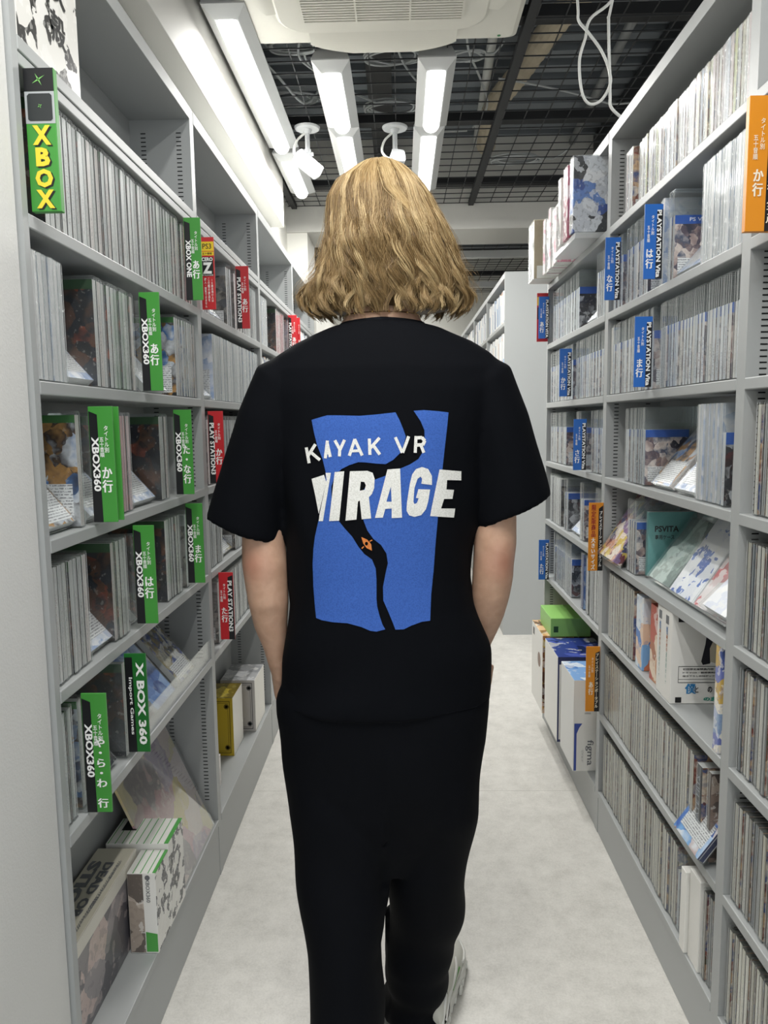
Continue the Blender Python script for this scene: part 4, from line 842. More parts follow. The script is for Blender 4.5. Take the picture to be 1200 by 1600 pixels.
# ------------------------------------------------------------------ boxes and large packages
BX = [PAPER]
b = box_set('figure_box', 'white boxed set with black figure prints on the top left shelf', -.665, -.546, 1.145, 1.362, ZA, 2.065, [flat('box_white', 'E6E5E0'), art_mat('black_figures', ['E4E3DE', 'E4E3DE', 'E9E8E4', '1B1B1D', 'E4E3DE', '222'.ljust(6, '2')], 16, 'EDECE8', .9, 2.0, .62)], {'r': 1})
Rz = Matrix.Rotation(math.pi / 2, 4, 'Z')
for t_, x_, z_, f_, q_ in (('攻', .03, .15, (.06, .06), .05), ('殻', .03, .08, (.05, .05), .05), ('完全版 B1/B2', -.06, .17, (.07, .008), .02), ('初回限定仕様', -.06, .155, (.06, .007), .02), ('F', -.07, .12, (.008, .012), .02)):
    bm = BM(); put_text(bm, t_, x_, z_, fit=f_, bold=q_, y=-.0604, mat=Rz); obj('lettering', bm, INK, b)
# arcade stick box
BEIGE = flat('box_beige', 'C7C3B2')
b = box_set('controller_box', 'large boxed arcade stick with grey figures on its side, bottom left shelf', -.685, -.60, 1.15, 1.560, ZGB, .366,
            [BEIGE, art_mat('grey_figures', ['6E6C70', '8E8A8C', 'B9A8A6', '5A585E', '9A9496', 'C9B6B0'], 9, 'D9C9C4', .35, 4.0)], {'r': 1, 'f': 1})
bm = BM(); box(bm, .0426, .0430, -.205, .205, .165, .1955); obj('white_strip', bm, flat('strip_white', 'DEDBD0'), b)
bm = BM()
def top_text(bm, s, a, u, fit, bold=.03, z=.1967, up=1):
    put_text(bm, s, 0, 0, fit=fit, bold=bold, y=0, mat=Matrix(((0, 0, up, u), (-up, 0, 0, a), (0, 1, 0, z), (0, 0, 0, 1))))
top_text(bm, 'DEAD OR ALIVE', .0, .006, (.30, .020), .05); top_text(bm, 'STICK', .055, -.023, (.20, .026), .06, .1968)
top_text(bm, 'デッドオアアライブ対応スティック', .04, .027, (.22, .008))
obj('lettering', bm, INKG, b)
SCRIB = art_mat('white_scribble', ['E6E5DF', '55565A', 'ECEBE6', '4A4B4D', 'E6E5DF', 'E9E8E2'], 26, 'ECEBE6', .9, 2.0, .62)
LINED = NT('striped_top'); _tc = LINED.add('ShaderNodeTexCoord'); _sp = LINED.add('ShaderNodeSeparateXYZ', _0=_tc.outputs['Object'])
_l = LINED.math('GREATER_THAN', LINED.math('FRACT', LINED.math('MULTIPLY', _sp.outputs[0], 62.0)), .86)
LINED = LINED.B(Base_Color=LINED.mix(_l, rgb('E6E6E0'), rgb('5FA85F')), Roughness=.35)
XG = flat('box_green', '4FA04A')
b1 = box_set('console_box', 'slim white and green game box lettered down its near end, bottom left shelf', -.594, -.533, 1.485, 1.575, ZGB, .354, [PAPER, SCRIB, LINED], {'r': 1, 't': 2})
letters(b1, [('XBOX360', .0135, .145, 1, (.0085, .055), .01)], INKG, y=-.0456)
bm = BM(); poly(bm, [(.0045, .004), (.0295, .004), (.0295, .045), (.0045, .05)], y=-.0455); obj('green_panel', bm, XG, b1)
bm = BM(); poly(bm, [(-.0295, .002), (.003, .002), (.003, .182), (-.0295, .182)], y=-.0452); obj('picture_panel', bm, art_mat('brown_panel', ['8E8278', 'A99C90', '6A625C', 'C4B8AC'], 12), b1)
bm = BM(); cyl(bm, (.0135, -.0455, .174), (.0135, -.0459, .174), .0055, n=20); obj('round_emblem', bm, INKG, b1)
bm = BM(); box(bm, .0306, .0308, -.044, .044, .1825, .1838); box(bm, .024, .0305, -.044, .044, .1841, .1843); obj('green_edge', bm, XG, b1)
b2_ = box_set('console_box', 'wider white and green game box behind the slim lettered one, bottom left shelf', -.675, -.533, 1.578, 1.688, ZGB, .366, [PAPER, SCRIB, LINED], {'r': 1, 't': 2})
bm = BM(); box(bm, .061, .0708, -.055, .055, .1961, .1963); obj('green_edge', bm, XG, b2_)
bm = BM(); box(bm, -.055, -.02, .0, .045, .1961, .1963); obj('dark_panel', bm, BLACKC, b2_)
def lean_print(name, label, yc, w_, h_, t, z, mat, ang=24, X=XL - .004, cat='poster'):
    bm = BM(); box(bm, -t, 0, -w_ / 2, w_ / 2, 0, h_, 0)
    o = obj(name, bm, mat, loc=(X - .001, yc, z + t * math.sin(math.radians(ang)) + EPS), rot=(0, -math.radians(ang), 0), bevel=.001); tag(o, label, cat); return o
pr = lean_print('wall_scroll_package', 'large film-wrapped colourful print leaning against the back of the bottom left shelf', 1.82, .36, .335, .010, ZGB,
           art_mat('pastel_print', ['E6CFC9', 'D49AAA', 'EAD9A6', 'B49AB9', '8A7A84', 'EEDDE0', 'E0C45A', 'C98A92'], 7, 'EFE6E2', .35), ang=23)
bm = BM(); box(bm, .0003, .0006, -.186, .186, -.004, .34); obj('clear_wrap', bm, ACRYL, pr)
ac_ = None
bm = BM(); box(bm, -.003, 0, 1.44, 2.03, 0, .055); tag(obj('acrylic_fence', bm, ACRYL, loc=(XL - .002, 0, ZF + EPS)), 'clear acrylic strip along the front of the shelf with the blue covered game', 'shelf fence')
# card boxes on the second left bookcase
GOLD = art_mat('gold_foil', ['8E7A1E', 'C4A92E', 'E0C84A', '7A6A1A', 'D4BC3E'], 14, 'F0E08A', .3)
SILV = art_mat('silver_foil', ['A9AAAC', 'C9CACC', '8E9092', 'D9DADC'], 14)
for (x0, x1, y0, y1, z1, m, edge, lab) in ((-.675, -.583, 2.45, 2.60, .375, GOLD, 'C4A92E', 'gold embossed card box on the bottom shelf beside the legs'), (-.675, -.548, 2.655, 2.84, .366, SILV, 'E4E4E2', 'silver and white card box on the bottom shelf behind the gold one')):
    fr = flat('foil_edge_' + edge, edge if edge[0] == 'C' else 'B9B6B4', .3)
    b = box_set('card_box', lab, x0, x1, y0, y1, ZGB, z1, [m, fr, flat('box_side_' + edge, 'E9E7DF')], {'f': 1, 'r': 2, 't': 0})
    hw, hh, yy = (x1 - x0) / 2, z1 - ZGB, -(y1 - y0) / 2
    bm = BM()
    for a, t in ((.010, .0025), (.017, .0012)):
        for q in ((-hw + a, -hw + a + t, a, hh - a), (hw - a - t, hw - a, a, hh - a), (-hw + a, hw - a, a, a + t), (-hw + a, hw - a, hh - a - t, hh - a)):
            poly(bm, [(q[0], q[2]), (q[1], q[2]), (q[1], q[3]), (q[0], q[3])], y=yy - .0004)
    for sx in (-1, 1):
        for zz in (.03, hh - .03):
            for rr in (.009, .005): cyl(bm, (sx * (hw - .022), yy - .0003, zz), (sx * (hw - .022), yy - .0006, zz), rr, n=14)
    obj('frame_ornament', bm, flat('ornament_' + edge, '6A5A14' if edge[0] == 'C' else '55565A'), b)
box_set('wrapped_package', 'small pale wrapped package on the bottom shelf in front of the gold box', -.64, -.58, 2.09, 2.25, ZGB, .27, [art_mat('pale_pack', ['D9D4CE', 'E9E6E2', 'C4BEBA'], 12)], None)
# packages sticking out at the top of the far right bookcase
T6 = RV[6]
def wrapped(label, x0, x1, y0, y1, z0, z1, mats, mf):
    b = box_set('wrapped_package', label, x0, x1, y0, y1, z0, z1, mats, mf)
    bm = BM(); q = .002; box(bm, (x0 - x1) / 2 - q, (x1 - x0) / 2 + q, (y0 - y1) / 2 - q, (y1 - y0) / 2 + q, .0005, z1 - z0 + q)
    obj('clear_wrap', bm, WRAP, b); return b
wrapped('large wrapped package with black, white and blue art over the aisle', .530, .735, 2.40, 2.445, T6 + .02, 2.09, [art_mat('mono_blue_art', ['17181C', 'D9DCE2', '2A4FA0', 'C9CCD4', '23252C', '5F86C9', 'E9E9EC'], 13, 'EDEEF2', .6)], None)
box_set('figure_case', 'flat clear case lying under the large wrapped art package', .535, .745, 2.395, 2.70, T6, T6 + .018, [clear_mat('case_tray', .45)], None)
wrapped('dark pink wrapped package with white characters, second over the aisle', .528, .735, 2.47, 2.53, T6 + .02, 2.085, [art_mat('pink_art', ['8E2A4A', 'B94A6A', 'E6C9D0'], 10), art_mat('pink_spine', ['8E2A4A', 'A93A5A', '9A2F50'], 20, 'EFE6E8', .9, 2, .55)], {'l': 1})
wrapped('white wrapped package behind the dark pink one', .526, .735, 2.56, 2.60, T6 + .02, 2.075, [PAPER, SCRIB], {'l': 1})
for i, (y0, y1) in enumerate(((2.74, 2.79), (2.80, 2.835), (2.845, 2.88), (2.89, 2.94), (2.95, 2.985))):
    wrapped(['pink and white package on the top shelf right of the gold box, nearest', 'white wrapped package on the top shelf, second right of the gold box group', 'white wrapped package in the middle of the group right of the gold box', 'pale pink wrapped package, second from the gold box', 'white wrapped package touching the gold box'][i], .548 + .004 * (i % 2), .735, y0, y1, T6, 2.035 + .012 * (i % 3), [PAPER, [art_mat('pw_a%d' % i, ['E9DDE0', 'D98AA0', 'F0E9E9', 'C9C4C4'], 20), SCRIB][i % 2]], {'l': 1, 'f': 1})
gb = wrapped('tan and white boxed set sticking out at the far end of the top shelf', .526, .73, 3.06, 3.18, T6 + .002, 2.072, [flat('box_tan', 'A8987A'), SCRIB, PAPER], {'l': 1, 'b': 2})
letters(gb, [('おこれ', .03, .165, 0, (.07, .018), .02), ('描き下ろし収納', .025, .135, 0, (.08, .009), .01), ('特典ブック', .02, .115, 0, (.07, .009), .01), ('設定資料集', .02, .095, 0, (.07, .009), .01), ('ドラマCD', .02, .075, 0, (.06, .009), .01)], flat('ink_brown', '4A4030'), y=-.0604)
bm = BM(); poly(bm, [(-.09, .002), (.1, .002), (.1, .05), (-.09, .05)], y=-.0603); obj('white_foot', bm, PAPER, gb)
# stacked boxes low on the far right bookcase
LOWZ = .137
fg = box_set('figure_box', 'white figure box lettered figma, nearest of the boxes sticking out at the bottom', .558, .74, 2.40, 2.60, LOWZ, .45, [PAPER, flat('box_grey_white', 'D9DAD8'), art_mat('blue_top', ['7FA9DC', 'DDE6F0', '4A7FC4'], 8)], {'l': 1, 't': 2})
letters(fg, [('figma', -.037, .064, 1, (.027, .088), .01)], INKG, y=-.1006)
letters(fg, [('フィギュア付', -.060, .055, 0, (.006, .05), .0), ('初回限定版', -.045, .20, 0, (.02, .006), .0)], INKG, 'small_lettering', y=-.1006)
bm = BM(); poly(bm, [(-.088, 0.002), (-.08, .002), (-.08, .13), (-.072, .15), (-.062, .165), (-.088, .165)], y=-.1004); obj('blue_stripe', bm, flat('stripe_blue', '3A4FA0'), fg)
bb = box_set('game_box_set', 'white box with dark blue edges behind the figma box at the bottom', .552, .74, 2.63, 2.87, LOWZ, .455, [flat('box_navy', '1F2A5A'), PAPER, art_mat('navy_top', ['2A3A8A', '4A5AB0', '1B2760'], 8)], {'l': 1, 't': 2})
bm = BM(); poly(bm, [(-.088, .01), (-.078, .01), (-.078, .29), (-.088, .29)], y=-.1204); obj('white_band', bm, PAPER, bb)
wb = box_set('game_box_set', 'large white box with a picture on top, farthest of the boxes at the bottom', .548, .74, 2.90, 3.14, LOWZ, .455, [PAPER, art_mat('photo_top', ['E0C040', '8A5A3A', 'D9B08A', '5A3A2A', 'C98A5A'], 10)], {'t': 1, 'f': 1})
bm = BM(); box(bm, -.0965, -.0962, .06, .09, .27, .30); obj('black_mark', bm, BLACKC, wb)
bm = BM(); cyl(bm, (-.0962, -.05, .2), (-.0966, -.05, .2), .03, n=24); obj('brown_oval', bm, flat('oval_brown', '7A5A48'), wb)
gr = box_set('game_box_set', 'light green box lying on top of the large white box', .575, .73, 2.88, 3.10, .456, .53, [flat('box_light_green', '8FC46A')], None)
bm = BM(); poly(bm, [(-.066, .018), (-.048, .018), (-.048, .042), (-.066, .042)], y=-.1104); obj('dark_mark', bm, flat('mark_dark_green', '1F4A1F'), gr)
# lettering on covers that can be read
def rside(o, items, ink, x0=0.0, y=-.0094, name='lettering'):
    bm = BM(); Rp = Matrix.Rotation(math.pi, 4, 'Z')
    for s, x, z, rot, fit, bold in items: put_text(bm, s, x, z, rot=rot, fit=fit, bold=bold, y=y, mat=Rp)
    return obj(name, bm, ink, o)
rside(VF[0], [('PS VITA', .06, .134, 0, (.05, .008), .01)], INKW, y=-.0069)
rside(VN, [('PS', .04, .128, 0, (.018, .010), .03)], INKW, y=-.0069)
rside(TE, [('PSVITA', .05, .130, 0, (.062, .016), .03), ('専用ケース', .045, .108, 0, (.05, .013), .02)], INK, y=-.0085)
bm = BM(); Ry = Matrix.Rotation(-math.pi / 2, 4, 'Z')
put_text(bm, 'ULTIMATE HITS', 0, .085, rot=3, fit=(.014, .16), bold=.0, y=-.0, mat=Matrix.Translation((.0002, 0, 0)) @ Matrix.Rotation(math.pi / 2, 4, 'Z'))
obj('lettering', bm, flat('ink_steel', '9AA3AC'), UH)
def face_l(o, xl, parts, ink, name):          # things on the left (aisle) face of a right-hand box
    bm = BM(); R = Matrix.Rotation(-math.pi / 2, 4, 'Z')
    for s, x, z, rot, fit, bold in parts: put_text(bm, s, x, z, rot=rot, fit=fit, bold=bold, y=-xl - .0005, mat=R)
    obj(name, bm, ink, o)
for o, xl, c in ((SP1, .0675, 'B5662A'), (SP2, .072, 'B5662A')):
    face_l(o, xl, [('物語', 0, .165, 0, (.010, .02), .02)], flat('ink_blue_' + o.name, '3A6FA8'), 'blue_lettering')
    face_l(o, xl, [('僕と私の', 0, .135, 1, (.009, .04), .03)], flat('ink_copper_' + o.name, c), 'copper_lettering')
    face_l(o, xl, [('限定版セット', 0, .075, 1, (.006, .075), .01)], flat('ink_teal_' + o.name, '3A8A80'), 'teal_lettering')
    bm = BM(); box(bm, -xl - .0004, -xl, -.009, .009, .180, .2); obj('emblem_square', bm, INKG, o)
# front of the large white box: emblem, figure silhouette, print box, blue characters
bm = BM(); poly(bm, [(-.058, .192), (-.038, .192), (-.038, .209), (-.058, .209)], y=-.0300); poly(bm, [(-.06, .003), (-.046, .003), (-.046, .016), (-.06, .016)], y=-.03); obj('emblem_square', bm, BLACKC, SP2)
bm = BM()
poly(bm, [(.000, .205), (.03, .206), (.058, .19), (.066, .15), (.066, .095), (.045, .1), (.04, .12), (.03, .13), (.02, .12), (.016, .095), (.0, .092), (-.004, .1), (.004, .14), (.006, .16), (.0, .18)], y=-.0300)
obj('figure_silhouette', bm, flat('silhouette_dark', '23232B'), SP2)
bm = BM(); poly(bm, [(.016, .10), (.030, .095), (.042, .11), (.034, .14), (.022, .15), (.014, .13)], y=-.0303); obj('pale_cloth', bm, flat('cloth_pale', 'CFC6B0'), SP2)
bm = BM()
for q in ((-.055, .06, .088, .0892), (-.055, .06, .05, .0512), (-.055, -.054, .05, .088), (.059, .06, .05, .088), (-.055, .06, .058, .0588)): poly(bm, [(q[0], q[2]), (q[1], q[2]), (q[1], q[3]), (q[0], q[3])], y=-.0303)
put_text(bm, '初回限定版特典内容', -.01, .082, fit=(.07, .005), y=-.0303); put_text(bm, 'ドラマCD・設定資料集', -.005, .074, fit=(.08, .004), y=-.0303); put_text(bm, '描き下ろし収納ボックス', -.005, .066, fit=(.08, .004), y=-.0303)
put_text(bm, 'と', -.012, .034, fit=(.008, .014), bold=.05, y=-.0303); put_text(bm, 'の', .018, .034, fit=(.010, .014), bold=.05, y=-.0303)
obj('print_box', bm, INK, SP2)
letters(SP2, [('僕', -.026, .036, 0, (.024, .024), .05), ('私', .042, .036, 0, (.022, .024), .05)], flat('ink_blue', '2F7FB8'), 'blue_characters', y=-.0303)
letters(SP2, [('の恋', .02, .012, 0, (.03, .010), .03)], flat('ink_teal', '2F9A84'), 'teal_characters', y=-.0303)
# ------------------------------------------------------------------ the person
from mathutils import noise
person = empty('person', (-.035, 1.42, 0)); tag(person, 'person with blond wavy hair seen from behind in a black printed shirt, hands in pockets', 'person')
def remeshed(name, bm, mats, voxel, iters=4, disp=None, parent=person):
    bmesh.ops.recalc_face_normals(bm, faces=bm.faces[:])
    me = bpy.data.meshes.new('tmp'); bm.to_mesh(me); bm.free(); o = bpy.data.objects.new('tmp', me); COL.objects.link(o)
    r = o.modifiers.new('r', 'REMESH'); r.mode = 'VOXEL'; r.voxel_size = voxel
    s = o.modifiers.new('s', 'SMOOTH'); s.factor = .5; s.iterations = iters
    bpy.context.view_layer.update()
    m2 = bpy.data.meshes.new_from_object(o.evaluated_get(bpy.context.evaluated_depsgraph_get()))
    bpy.data.objects.remove(o); bpy.data.meshes.remove(me)
    if disp:
        nor = [v.normal.copy() for v in m2.vertices]
        for v, n_ in zip(m2.vertices, nor): v.co += n_ * disp(v.co)
    m2.name = name; m2.materials.clear()
    o = obj(name, m2, mats, None, smooth=True)
    if parent: o.parent = parent; o.location = -parent.location
    return o
def pr_rings(T, extra=0.0, p=2.3, n=40): return [ell(cx, cy, z, rx + extra, ry + extra, n, p) for z, cx, rx, cy, ry in T]
n = NT('skin'); tc = n.add('ShaderNodeTexCoord'); nz = n.add('ShaderNodeTexNoise', Vector=tc.outputs['Object'], Scale=28.0, Detail=4.0)
c = n.ramp(nz.outputs[0], [(.35, rgb('B8937B')), (.55, rgb('C7A189')), (.7, rgb('BE9880'))])
for e_ in ((-.281, 1.365, 1.040), (.186, 1.365, 1.040)):       # redder skin over the elbows
    d_ = n.add('ShaderNodeVectorMath', {'operation': 'DISTANCE'}, _0=tc.outputs['Object'], _1=e_)
    c = n.mix(n.math('MULTIPLY', n.math('MAXIMUM', n.math('SUBTRACT', 1.0, n.math('DIVIDE', d_.outputs['Value'], .05)), 0.0), .75), c, rgb('A8705C'))
SKIN = n.B(Base_Color=c, Roughness=.48, Subsurface_Weight=.12, Subsurface_Scale=.01, Subsurface_Radius=(1, .35, .2))
def cloth(name, hexc, rough=.85):
    n = NT(name); tc = n.add('ShaderNodeTexCoord'); nz = n.add('ShaderNodeTexNoise', Vector=tc.outputs['Object'], Scale=700.0, Detail=2.0)
    n.bump(nz, .15, .0006); return n.B(Base_Color=rgb(hexc), Roughness=rough, Specular_IOR_Level=.15)
SHIRT = cloth('shirt_navy_black', '02040A'); TROUS = cloth('trousers_black', '02040A', .8)
# body: torso, neck, head, arms, hands, legs, feet grown into one surface
bm = BM()
loft(bm, [ell(cx, cy, z, rx * .86, ry * .86, 32) for z, cx, rx, cy, ry in TORSO[3:]])
loft(bm, [ell(-.034, 1.432, 1.40, .15, .075, 32), ell(-.034, 1.435, 1.445, .115, .075, 32), ell(-.034, 1.437, 1.475, .082, .070, 32), ell(-.035, 1.442, 1.50, .066, .065, 32), ell(-.036, 1.452, 1.54, .057, .06, 32), ell(-.037, 1.46, 1.60, .055, .06, 32)])
hx, hy, hz = -.037, 1.475, 1.645
R = []
for i in range(1, 20):
    t = math.pi * i / 20; zz = math.cos(t); rr = math.sin(t); ring = []
    for j in range(36):
        a = 2 * math.pi * j / 36; x, y2 = math.cos(a), math.sin(a)
        front = max(0, y2)
        sx = .074 * rr * (1 - .18 * max(0, -zz) * (1 if y2 > 0 else .6)); sy = .096 * rr
        px, py, pz = x * sx, y2 * sy, zz * .118
        if front:
            g = math.exp(-(px / .012) ** 2)
            py += front * (g * .020 * math.exp(-((pz + .012) / .02) ** 2) + .008 * math.exp(-((pz + .062) / .016) ** 2) * math.exp(-(px / .024) ** 2)
                           - .007 * (math.exp(-((px - .03) / .014) ** 2) + math.exp(-((px + .03) / .014) ** 2)) * math.exp(-((pz - .012) / .012) ** 2)
                           + .010 * math.exp(-((pz + .098) / .02) ** 2))
        ring.append((hx + px, hy + py, hz + pz))
    R.append(ring)
loft(bm, R)
for s in (-1, 1):
    loft(bm, [[(hx + s * (.070 + .008 * k), hy - .004 + .018 * sc * math.cos(a) - .006 * k, hz - .005 + .03 * sc * math.sin(a)) for a in [2 * math.pi * j / 16 for j in range(16)]] for k, sc in ((0, .8), (.7, 1), (1.4, .95), (1.9, .6))])
def limb(T, n=24): loft(bm, [ell(cx, cy, z, rx, ry, n) for z, cx, rx, cy, ry in T])
limb(LEFT_ARM); limb(RIGHT_ARM)
def hand(wx, wy, wz, s, dy):
    """palm and five curled fingers hanging from the wrist, inside the pocket"""
    loft(bm, [ell(wx, wy, wz + .012, .021, .017, 20), ell(wx + s * .006, wy + .2 * dy, wz - .03, .023, .020, 20), ell(wx + s * .012, wy + .6 * dy, wz - .06, .019, .034, 20, 2.6), ell(wx + s * .016, wy + dy, wz - .095, .015, .036, 20, 2.6)])
    for k, (oy, L) in enumerate(((.027, .062), (.009, .07), (-.009, .066), (-.027, .052))):
        b = Vector((wx + s * .016, wy + dy + oy, wz - .09))
        tube(bm, [b, b + Vector((s * .006, .004, -.45 * L)), b + Vector((s * .018, .008, -.8 * L)), b + Vector((s * .030, .010, -L))], .008, 10, 3, radii=[.009, .0085, .008, .0065])
    b = Vector((wx + s * .008, wy + .5 * dy + .025, wz - .045))
    tube(bm, [b, b + Vector((s * .008, .020, -.022)), b + Vector((s * .014, .028, -.05))], .009, 10, 3, radii=[.011, .0095, .0075])
hand(-.243, 1.442, .790, 1, .03); hand(.162, 1.478, .80, -1, .03)
for T in (LEFT_LEG, RIGHT_LEG):
    loft(bm, [ell(cx, cy, z, min(rx * .72, .07) * (1 - .35 * k / len(T)), ry * .72 * (1 - .3 * k / len(T)), 24) for k, (z, cx, rx, cy, ry) in enumerate([(.80, T[0][1], .09, 1.42, .10)] + T)])
SHOE = [(-.108, 1.30, -.03, 1.18), (.052, 1.535, .03, 1.45)]   # ankle x, y for the foot stubs
for cx, cy, _, _ in SHOE: loft(bm, [ell(cx, cy, .05, .034, .05, 20), ell(cx, cy, .20, .045, .055, 20)])
body = remeshed('body', bm, SKIN, .0055, 5)
# t-shirt
bm = BM(); loft(bm, pr_rings(TORSO, 0, 2.35, 48))
def sleeve(P):
    pts = [Vector(p[:3]) for p in P]; rings = []
    for i, p in enumerate(P):
        d = (pts[min(i + 1, len(P) - 1)] - pts[max(i - 1, 0)]).normalized() if i < len(P) - 2 else Vector(P[-1][5]).normalized()
        u = Vector((0, 1, 0)); v = d.cross(u).normalized()
        rings.append([pts[i] + v * p[3] * math.cos(2 * math.pi * j / 36) + u * p[4] * math.sin(2 * math.pi * j / 36) for j in range(36)])
    # turn the hem in so the sleeve is open
    dh = Vector(P[-1][5]).normalized(); c0 = pts[-1]
    rings.append([c0 + (q - c0) * .86 for q in rings[-1]]); rings.append([c0 - dh * .05 + (q - c0) * .9 for q in rings[-1]])
    loft(bm, rings)
SL = Vector((-.155, 0, -1)); SR = Vector((.30, 0, -1))
sleeve(SLEEVE_L); sleeve(SLEEVE_R)
def shirt_fold(c):
    x, y, z = c; d = 0.0
    d += .0042 * noise.noise(Vector((x * 7, y * 7 + 3, z * 3.2)))
    low = max(0.0, min(1.0, (1.02 - z) / .22))
    d += low * .0065 * math.sin(26 * z + 14 * abs(x + .035) + 2.5 * noise.noise(Vector((x * 5, y * 5, z * 4)))) * (.4 + .6 * min(1, abs(x + .035) / .12))
    side = math.exp(-((abs(x + .035) - .17) / .035) ** 2) * max(0, min(1, (1.33 - z) / .2)) * max(0, min(1, (z - .95) / .15))
    d += side * .006 * math.sin(60 * x + 16 * z)
    slv = max(0.0, min(1.0, (abs(x + .035) - .19) / .06)) * max(0, min(1, (1.36 - z) / .1))
    d += slv * .003 * noise.noise(Vector((x * 12, y * 12, z * 9 + 7)))
    return d
tshirt = remeshed('t_shirt', bm, SHIRT, .0048, 7, shirt_fold)
# rib collar
bm = BM(); rings = []
for i in range(48):
    a = 2 * math.pi * i / 48; ca, sa = math.cos(a), math.sin(a); zc = 1.476 - .030 * max(0, sa) ** 1.5 - .004 * abs(ca)
    cx, cy = -.0335 + .079 * ca, 1.436 + .071 * sa
    rings.append([(cx + ca * o_, cy + sa * o_, zc + zz) for o_, zz in ((.004, -.016), (.0075, -.010), (.003, .006), (.0, .0095), (-.0035, .008), (-.003, -.012))])
rings.append(rings[0]); loft(bm, rings, False)
c_ = obj('collar', bm, cloth('collar_black', '0B0E15'), tshirt, smooth=True)
# necklace
bm = BM(); pts = []
for i in range(61):
    a = 2 * math.pi * i / 60; pts.append((-.0345 + .071 * math.cos(a), 1.4415 + .0685 * math.sin(a), 1.4955 - .04 * max(0, math.sin(a)) ** 2))
tube(bm, pts, .0007, 5, 1)
for i in (38, 43, 47, 52): cyl(bm, Vector(pts[i]) + Vector((0, -.0012, -.0015)), Vector(pts[i]) + Vector((0, -.0012, .0015)), .0014, n=8)
nk = obj('necklace', bm, M('gold_chain', 'D9B26A', .25, 1.0), person); nk.location = -person.location
# printed graphic laid onto the back of the shirt
bvh = BVHTree.FromPolygons([v.co.copy() for v in tshirt.data.vertices], [tuple(p.vertices) for p in tshirt.data.polygons])
EYEPT = Vector((0, 0, 1.3))
def printed(name, shapes, mat, off):
    bm = BM()
    for outer, holes in shapes:
        loops = [[Vector((x, 0, z)) for x, z in outer]] + [[Vector((x, 0, z)) for x, z in h] for h in holes if h]
        flat_ = [p for l in loops for p in l]; vs = [bm.verts.new(p) for p in flat_]
        for t in tessellate_polygon(loops):
            try: bm.faces.new([vs[i] for i in t])
            except ValueError: pass
    for _ in range(6):
        ed = [e for e in bm.edges if e.calc_length() > .011]
        if not ed: break
        bmesh.ops.subdivide_edges(bm, edges=ed, cuts=1); bmesh.ops.triangulate(bm, faces=bm.faces[:])
    for v in bm.verts:
        d = (Vector((v.co.x, 1.30, v.co.z)) - EYEPT).normalized()
        loc, nor, _, _ = bvh.ray_cast(EYEPT, d)
        v.co = (loc - d * off) if loc else Vector((v.co.x, 1.30, v.co.z))
    o = obj(name, bm, mat, tshirt, smooth=True); return o
def ink(name, hexc, hex2):
    n = NT(name); tc = n.add('ShaderNodeTexCoord'); nz = n.add('ShaderNodeTexNoise', Vector=tc.outputs['Object'], Scale=420.0, Detail=3.0)
    return n.B(Base_Color=n.ramp(nz.outputs[0], [(.35, rgb(hex2)), (.6, rgb(hexc))]), Roughness=.75, Specular_IOR_Level=.2)
INKB = ink('print_blue', '4068BC', '375CAA'); INKWH = ink('print_white', 'F0F0EC', 'DCDCD6')
printed('blue_print', [(BLUE_A, []), (BLUE_B, [])], INKB, .0012)
printed('title_lettering', [(k, []) for k in KAYAK[:15]], INKWH, .0020); printed('title_lettering', [(k, []) for k in KAYAK[15:]], INKWH, .0020)
printed('large_lettering', MIRAGE, INKWH, .0022)
printed('eye_print', EYE, ink('print_orange', 'E08A4A', 'D07A3E'), .0016)
# trousers
bm = BM(); loft(bm, pr_rings(PELVIS, 0, 2.3, 40))
LL = LEFT_LEG + [(.07, -.111, .075, 1.292, .092), (.028, -.1105, .076, 1.288, .094)]
RL = RIGHT_LEG + [(.040, .052, .047, 1.535, .088)]
for T in (LL, RL):
    R = pr_rings(T, 0, 2.2, 36); cx, cy = T[-1][1], T[-1][3]; zz = T[-1][0]
    R.append([(cx + (p[0] - cx) * .84, cy + (p[1] - cy) * .88, zz) for p in R[-1]]); R.append([(cx + (p[0] - cx) * .8, cy + (p[1] - cy) * .85, zz + .05) for p in R[-2]])
    loft(bm, R)
for cx, cy, cz in ((-.222, 1.465, .715), (.136, 1.475, .725)):
    loft(bm, [ell(cx, cy, cz + .08 * math.cos(t), .029 * math.sin(t) + .001, .058 * math.sin(t) + .001, 20) for t in [math.pi * i / 12 for i in range(13)]])
def trouser_fold(c):
    x, y, z = c
    d = .0035 * noise.noise(Vector((x * 6, y * 6, z * 3 + 11)))
    lx = -.125 if x < -.04 else .05
    d += .0055 * math.sin(24 * z + 20 * (x - lx) + 2.2 * noise.noise(Vector((x * 5 + 4, y * 5, z * 5)))) * max(0, min(1, (.74 - z) / .2)) * (.35 + .65 * abs(math.sin(3.5 * z + x * 4)))
    d += .005 * math.sin(70 * z + 9 * x) * max(0, min(1, (.16 - z) / .1))
    return d
remeshed('trousers', bm, TROUS, .0062, 6, trouser_fold)
